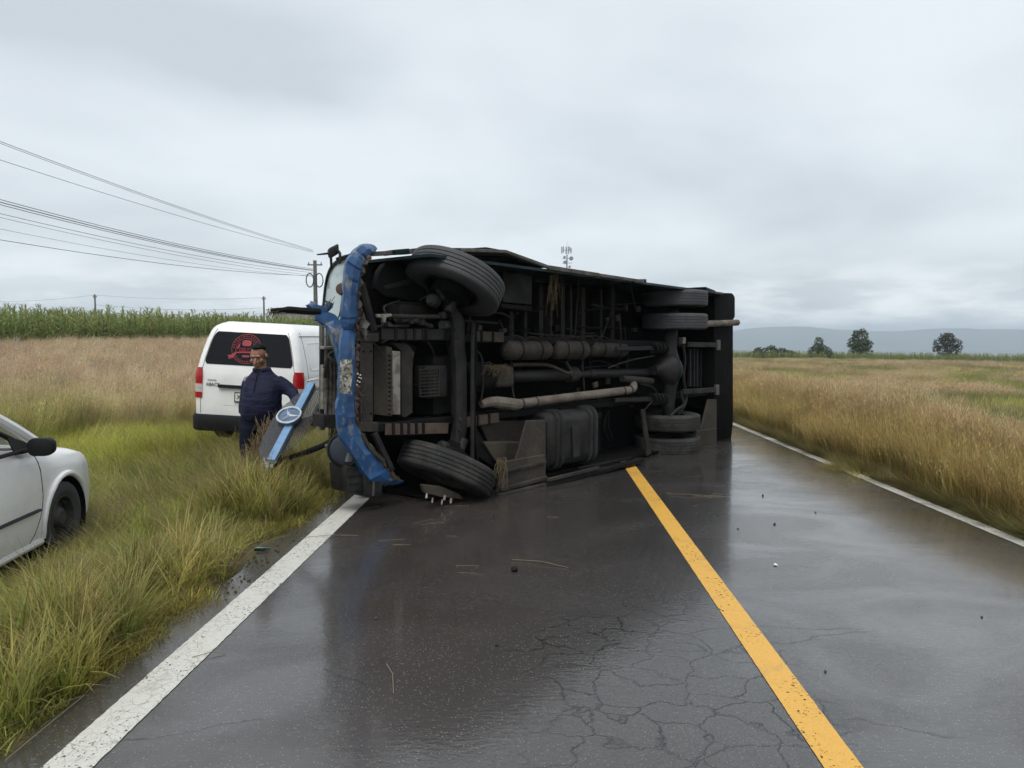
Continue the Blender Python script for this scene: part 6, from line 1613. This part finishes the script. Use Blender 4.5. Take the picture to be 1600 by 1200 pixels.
def tree(name, px, py_top, py_base, Y, label, lobes, n, size, mat, group='trees on the horizon'):
    top = at(px, py_top, Y); X = top.x; gz_ = float(ground_z(X, Y)); Ht = top.z - gz_
    t = empty(name, (X, Y, gz_)); tag(t, label, 'tree' if 'bush' not in name else 'bush', group)
    tr = MB().tube([(0, 0, 0), (0.1, 0, Ht*0.3), (0, 0.1, Ht*0.62)], [Ht*0.035, Ht*0.025, Ht*0.012], 8).obj('trunk', m_bark, t)
    for k in range(5):
        a = k*1.3; MB().tube([(0.08, 0, Ht*(0.28+0.06*k)), (math.cos(a)*Ht*0.15, math.sin(a)*Ht*0.15, Ht*(0.48+0.06*k)), (math.cos(a)*Ht*0.27, math.sin(a)*Ht*0.27, Ht*(0.58+0.06*k))], [Ht*0.013, Ht*0.009, Ht*0.004], 6).obj('limb', m_bark, tr)
    link('crown', leaf_cloud([(x*Ht*0.8, y*Ht*0.8, z*Ht, r*Ht*0.84, fz) for x, y, z, r, fz in lobes], n, size*Ht, abs(hash(px)) % 1000), mat, t)
    return t
tree('broadleaf_tree', 1345, 511, 545, 124, 'round crowned green tree between the bush and the dark tree on the horizon', [(0, 0, 0.70, 0.26, 1.0), (-0.2, 0, 0.52, 0.24, 0.9), (0.22, 0.1, 0.50, 0.24, 0.9), (0.0, -0.1, 0.45, 0.28, 0.8), (0.05, 0, 0.88, 0.12, 1.0), (-0.1, 0.1, 0.8, 0.14, 1), (-0.15, 0, 0.28, 0.22, 0.9), (0.18, 0, 0.26, 0.24, 0.9)], 2600, 0.032, m_leaf)
tree('dark_tree', 1481, 518, 547, 122, 'dark brownish tree standing alone at the right of the horizon', [(0, 0, 0.72, 0.26, 0.9), (-0.28, 0, 0.62, 0.24, 0.9), (0.28, 0, 0.62, 0.26, 0.8), (0.1, 0.1, 0.82, 0.20, 0.8), (-0.14, 0, 0.82, 0.18, 0.9), (0.42, 0, 0.48, 0.18, 0.9), (-0.4, 0, 0.45, 0.16, 0.9), (-0.1, 0, 0.40, 0.26, 0.9), (0.2, 0, 0.36, 0.26, 0.9)], 2600, 0.030, m_leaf_b)
tree('pointed_bush', 1280, 525, 548, 121, 'pointed green bush left of the round crowned tree', [(0, 0, 0.42, 0.38, 0.95), (-0.22, 0, 0.30, 0.34, 0.9), (0.28, 0, 0.32, 0.36, 0.9), (0, 0, 0.78, 0.20, 1.0), (0.45, 0, 0.25, 0.25, 0.9)], 1800, 0.045, m_leaf)
tree('low_bush', 1205, 537, 548, 121, 'low wide bush nearest the rear of the bus on the horizon', [(0, 0, 0.55, 0.45, 0.9), (-0.8, 0, 0.45, 0.45, 0.9), (0.8, 0, 0.45, 0.45, 0.8), (1.4, 0, 0.35, 0.4, 0.7), (-1.4, 0, 0.3, 0.35, 0.7)], 1500, 0.07, m_leaf)
# weeds at the right edge of the meadow
def weed(px, py, Y, hgt, label, n, seed):
    c = at(px, py, Y); gz_ = float(ground_z(c.x, Y)); t = empty('leafy_weed', (c.x, Y, gz_)); tag(t, label, 'plant'); rg = random.Random(seed); mb = MB()
    for k in range(9):
        a = rg.uniform(0, 6.28); mb.tube([(0, 0, 0), (math.cos(a)*0.25, math.sin(a)*0.25, hgt*0.5), (math.cos(a)*0.45, math.sin(a)*0.45, hgt*rg.uniform(0.7, 1))], 0.006, 5)
    kind(mb.obj('stems', m_bark, t), 'stuff')
    link('crown', leaf_cloud([(rg.uniform(-.5, .5), rg.uniform(-.4, .4), hgt*rg.uniform(.3, .8), 0.26, 0.9) for _ in range(9)], n, 0.045, seed), m_leaf, t)
weed(1585, 640, 11.5, 1.0, 'dark green leafy weed at the right edge of the meadow', 900, 5)

# ================================================================== POLES, WIRES, MAST, BUILDING
m_conc = grime('concrete_pole', (0.12, 0.115, 0.105), (0.19, 0.18, 0.165), 3, rough=0.9); m_wire = plain('cable', (0.05, 0.052, 0.055), 0.6); m_ins = plain('insulator', (0.09, 0.06, 0.05), 0.3)
def pole(px, py_top, Y, r_, label, coil=False, grp='utility poles'):
    top = at(px, py_top, Y); gz_ = float(ground_z(top.x, Y)); t = empty('utility_pole', (top.x, Y, gz_)); tag(t, label, 'pole', grp); h = top.z - gz_
    MB().tube([(0, 0, 0), (0, 0, h)], [r_*1.4, r_], 10).obj('post', m_conc, t)
    MB().box((0, 0, h-0.35), (1.2 if coil else 0.5, 0.10, 0.10)).obj('crossarm', m_conc, t)
    for s in (-1, 0, 1): MB().lathe([(0.001, 0.16), (0.04, 0.15), (0.05, 0.08), (0.03, 0.05), (0.05, 0.0)], (s*(0.5 if coil else 0.2), 0, h-0.30), (0, 0, 1), 10).obj('insulator', m_ins, t)
    if coil:
        for s in (-1, 1): MB().tube([(s*0.38+0.30*math.cos(a), -0.2, h-1.6+0.55*math.sin(a)) for a in np.linspace(0, 6.28, 22)], 0.045, 6).obj('cable_coil', m_wire, t)
    return t
pole(492, 407, 59, 0.14, 'utility pole with coiled cable rising behind the front of the bus', True)
pole(148, 460, 95, 0.10, 'thin pole sticking up out of the maize at far left')
pole(412, 463, 95, 0.10, 'thin pole behind the roof of the white van')
def wire(name, a, b_, sag, r_, label):
    P = []
    for i in range(25):
        t = i/24; p = a.lerp(b_, t); p = p + Vector((0, 0, -sag*4*t*(1-t))); P.append(p)
    return tag(MB().tube(P, r_, 5).obj(name, m_wire), label, 'cable', 'overhead cables')
far_y, near_y = 59.0, 34.0
for (py0, py1, r_, lab) in ((212, 391, 0.014, 'topmost overhead cable of the upper group'), (215, 393, 0.012, 'overhead cable just under the topmost one'), (241, 394, 0.012, 'lone overhead cable below the topmost pair'),
                            (298, 420, 0.016, 'upper strand of the thick cable bundle to the pole'), (302, 422, 0.022, 'thickest strand of the cable bundle to the pole'), (306, 423, 0.016, 'lowest strand of the thick cable bundle to the pole'),
                            (320, 426, 0.012, 'thin cable just below the thick bundle'), (326, 430, 0.010, 'thin sagging cable below the thick bundle'), (361, 431, 0.014, 'lowest overhead cable running to the pole'), (344, 432, 0.008, 'faintest thin cable crossing the lowest one')):
    a = at(489, py1, far_y); b0 = at(0, py0, near_y); b1 = b0 + (b0-a)*0.32
    wire('overhead_cable', a, b1, 0.35 if py0 < 290 else 0.55, r_, lab)
wire('overhead_cable', at(148, 461, 95), at(412, 465, 95), 0.35, 0.012, 'upper far cable strung between the two thin poles')
wire('overhead_cable', at(148, 476, 95), at(412, 481, 95), 0.45, 0.012, 'lower far cable strung between the two thin poles')
wire('overhead_cable', at(-60, 471, 95), at(148, 461, 95), 0.35, 0.012, 'far cable leaving the thin pole to the left')
# radio mast
mt = at(886, 376, 420); m_mast = plain('galvanised_mast', (0.22, 0.23, 0.24), 0.5, 0.3)
mast = empty('radio_mast', (mt.x, 420, float(ground_z(mt.x, 420)))); tag(mast, 'grey radio mast with antennas rising far behind the bus', 'mast')
MZ = mast.location.z; mh = mt.z - MZ
MB().tube([(0, 0, 0), (0, 0, mh-8)], [0.8, 0.35], 8).obj('column', m_mast, mast); MB().tube([(0, 0, mh-8), (0, 0, mh)], 0.07, 6).obj('lightning_rod', m_mast, mast)
sc_m = 420/1130
for (dx, z0, z1, w) in ((-8, 386, 396, 2.4), (-5.5, 385, 395, 1.8), (-1.5, 386, 397, 2.2), (2, 385, 397, 2.0), (6, 387, 396, 2.4), (4, 386, 393, 1.5)):
    zt = at(886, z0, 420).z - MZ; zb = at(886, z1, 420).z - MZ; MB().box((dx*sc_m, -0.5, (zt+zb)/2), (w*sc_m*0.75, 0.5, zt-zb)).obj('panel_antenna', m_mast, mast, bevel=0.05)
for (dx, py, r_) in ((6.5, 404, 1.2), (-3, 410, 1.0), (-4, 402, 0.7), (4, 417, 0.7)):
    z = at(886, py, 420).z - MZ; MB().lathe([(0.001, -0.3), (r_, -0.2), (r_, 0.3), (0.001, 0.3)], (dx*sc_m, -0.6, z), (0.3, -1, 0), 16).obj('dish_antenna', m_mast, mast)
for py in (391, 404, 411): z = at(886, py, 420).z - MZ; MB().box((0, 0, z), (15*sc_m, 0.25, 0.25)).obj('antenna_frame', m_mast, mast)
# block building behind the van
m_block = grime('bare_concrete_block', (0.24, 0.235, 0.225), (0.33, 0.32, 0.30), 0.8, rough=0.9, bump=0.1)
bc = at(466, 505, 72); bz = float(ground_z(bc.x, 72)); bld = empty('concrete_building', (bc.x, 72, bz)); tag(bld, 'low grey concrete building showing above the roof of the white van', 'building')
t0 = at(430, 489, 72); t1 = at(506, 492, 72); hB = t0.z - bz
MB().box((-0.7, 2.5, hB/2), (3.6, 5, hB)).obj('wall', m_block, bld); MB().box((2.4, 2.5, hB*0.46), (2.6, 5, hB*0.92)).obj('wall', m_block, bld)
MB().box((-0.7, 2.5, hB+0.05), (3.8, 5.2, 0.10)).obj('roof_slab', m_block, bld); MB().box((2.45, 2.5, hB*0.92+0.055), (2.75, 5.2, 0.10)).obj('roof_slab', m_block, bld)
for (x, z, w, h) in ((-1.2, hB-0.75, 0.5, 0.6), (1.75, hB-1.0, 0.55, 0.5), (2.9, hB-1.0, 0.5, 0.5)):
    wn = MB().box((x, -0.01, z), (w, 0.06, h)).obj('window', M_tint, bld); MB().box((x, -0.03, z-h/2-0.05), (w+0.15, 0.10, 0.06)).obj('window_sill', m_block, wn)

# ================================================================== HILLS AND HAZE
m_hill, nt, b = new_mat('wooded_hill')
f, r_ = noise_fac(nt, 0.004, 6, 0.4, 0.6); nt.links.new(mixrgb(nt, f, (0.035, 0.050, 0.030), (0.075, 0.085, 0.050)), b.inputs['Base Color']); b.inputs['Roughness'].default_value = 1.0; b.inputs['Specular IOR Level'].default_value = 0.0
HY = 5200; xs = np.linspace(-6500, 7500, 160); rows = []
for j in range(10):
    t = j/9; Yj = HY - 900*(1-t)
    prof = np.maximum(0, 64*(0.45+1.1*fbm(xs, xs*0+2, 1/1300, 4)) + 34*(fbm(xs, xs*0+5, 1/300, 6)-0.5))
    prof *= 0.25 + 0.75*sstep(xs, -1500, 1200)
    rows.append([(x, Yj + 300*math.sin(x/900), -88 + (float(p)+76)*t**0.8 + 5*math.sin(x/170+j)*t) for x, p in zip(xs, prof)])
kind(MB().loft(rows, cap=False, close=False).obj('hills', m_hill), 'structure')
# far town at the foot of the hills
hz = MB().box((0, 2500, -20), (17000, 7600, 196)); hz = hz.obj('haze', None)
m_h = bpy.data.materials.new('haze'); m_h.use_nodes = True; nt = m_h.node_tree; nt.nodes.clear()
o_ = ND(nt, 'ShaderNodeOutputMaterial'); v_ = ND(nt, 'ShaderNodeVolumePrincipled')
v_.inputs['Color'].default_value = (0.78, 0.90, 1.0, 1); v_.inputs['Density'].default_value = 0.00032; v_.inputs['Anisotropy'].default_value = 0.0
nt.links.new(v_.outputs[0], o_.inputs['Volume']); hz.data.materials.append(m_h); kind(hz, 'stuff')
hz['label'] = 'pale blue haze in the distance'

# ================================================================== LITTER ON THE ROAD
def lump(px, py, s, mat, name, label, group='debris on the road'):
    c = gp(px, py); mb = MB(); ell(mb, (0, 0, s*0.42), s, s*0.7, s*0.5, n=8, m=6); me = mb.mesh(name, wob=0)
    for v in me.vertices: v.co = v.co * (1 + 0.5*mnoise.noise(Vector(v.co)*18/s*0.05 + Vector((px, py, 0)))); v.co.z = max(v.co.z, 0.0)
    o = link(name, me, mat); o.location = (c.x, c.y, 0.001); o.rotation_euler = (0, 0, px); tag(o, label, 'debris', group); return o
lump(803, 892, 0.036, M_blackp, 'plastic_shard', 'black plastic shard lying in the middle of the left lane')
lump(1212, 884, 0.016, plain('white_chip', (0.7, 0.7, 0.7), 0.5), 'paint_chip', 'small white chip on the wet right lane')
for i, (px, py, s, lab) in enumerate(((1192, 775, 0.018, 'dark clod on the right lane nearest the bus'), (1274, 801, 0.012, 'dark clod near the right white line'), (1210, 820, 0.014, 'dark clod on the right lane above the white chip'), (1153, 827, 0.010, 'dark clod just right of the yellow line, level with the white chip'), (1534, 965, 0.009, 'dark clod near the right edge of the frame'), (588, 968, 0.013, 'dark clod on the left lane near the white line'),
                                          (776, 1010, 0.010, 'dark clod below the black shard'), (1290, 1050, 0.008, 'small dark bit right of the yellow line near the bottom'))):
    lump(px, py, s, K_olive if i % 2 else M_blackp, 'mud_clod', lab)
c = gp(410, 861); bt = MB().lathe([(0.001, -0.06), (0.019, -0.06), (0.021, -0.05), (0.021, 0.01), (0.010, 0.035), (0.010, 0.055), (0.001, 0.055)], (0, 0, 0), (1, 0.1, 0), 14).obj('bottle', plain('dark_green_glass', (0.01, 0.03, 0.025), 0.15))
bt.location = (c.x, c.y, 0.021); tag(bt, 'small dark green bottle lying on the shoulder beside the white line', 'bottle')
rng = random.Random(21); mb = MB()
for i in range(18):
    px, py = rng.choice(((rng.uniform(590, 900), rng.uniform(780, 900)), (rng.uniform(1030, 1120), rng.uniform(770, 780)), (rng.uniform(560, 700), rng.uniform(790, 860))))
    a = gp(px, py); th = rng.gauss(0, 0.35); L = rng.uniform(0.04, 0.28); d = Vector((math.cos(th), math.sin(th), 0))
    mb.tube([a + Vector((0, 0, 0.004)), a + d*L*0.5 + Vector((0, 0, 0.006)), a + d*L + Vector((rng.uniform(-.01, .01), rng.uniform(-.01, .01), 0.004))], 0.0013, 4)
for (p0, p1) in (((8, 1192), (132, 1088)), ((-10, 1150), (126, 1090)), ((300, 1030), (352, 1022)), ((604, 1040), (615, 1085)), ((800, 876), (888, 888)), ((1044, 773), (1112, 778)), ((470, 842), (560, 838))):
    a, q = gp(*p0), gp(*p1); mb.tube([a + Vector((0, 0, 0.01)), a.lerp(q, 0.5) + Vector((0.01, 0.02, 0.018)), q + Vector((0, 0, 0.006))], 0.0022, 5)
o = kind(mb.obj('scattered_straw', plain('pale_straw', (0.19, 0.15, 0.09), 0.8)), 'stuff'); o['label'] = 'loose straw scattered on the wet road before the bus'
mb = MB()
for i in range(160):
    a = gp(rng.uniform(340, 470), rng.uniform(815, 940)); 
    if not (edge_l(a.y)-0.5 < a.x < edge_l(a.y)+0.2): continue
    s = rng.uniform(0.006, 0.02); mb.box(a + Vector((0, 0, s*0.3)), (s, s*0.8, s*0.6), Matrix.Rotation(rng.uniform(0, 3), 3, 'Z'))
o = kind(mb.obj('shoulder_gravel', m_ground), 'stuff'); o['label'] = 'loose gravel at the broken asphalt edge'
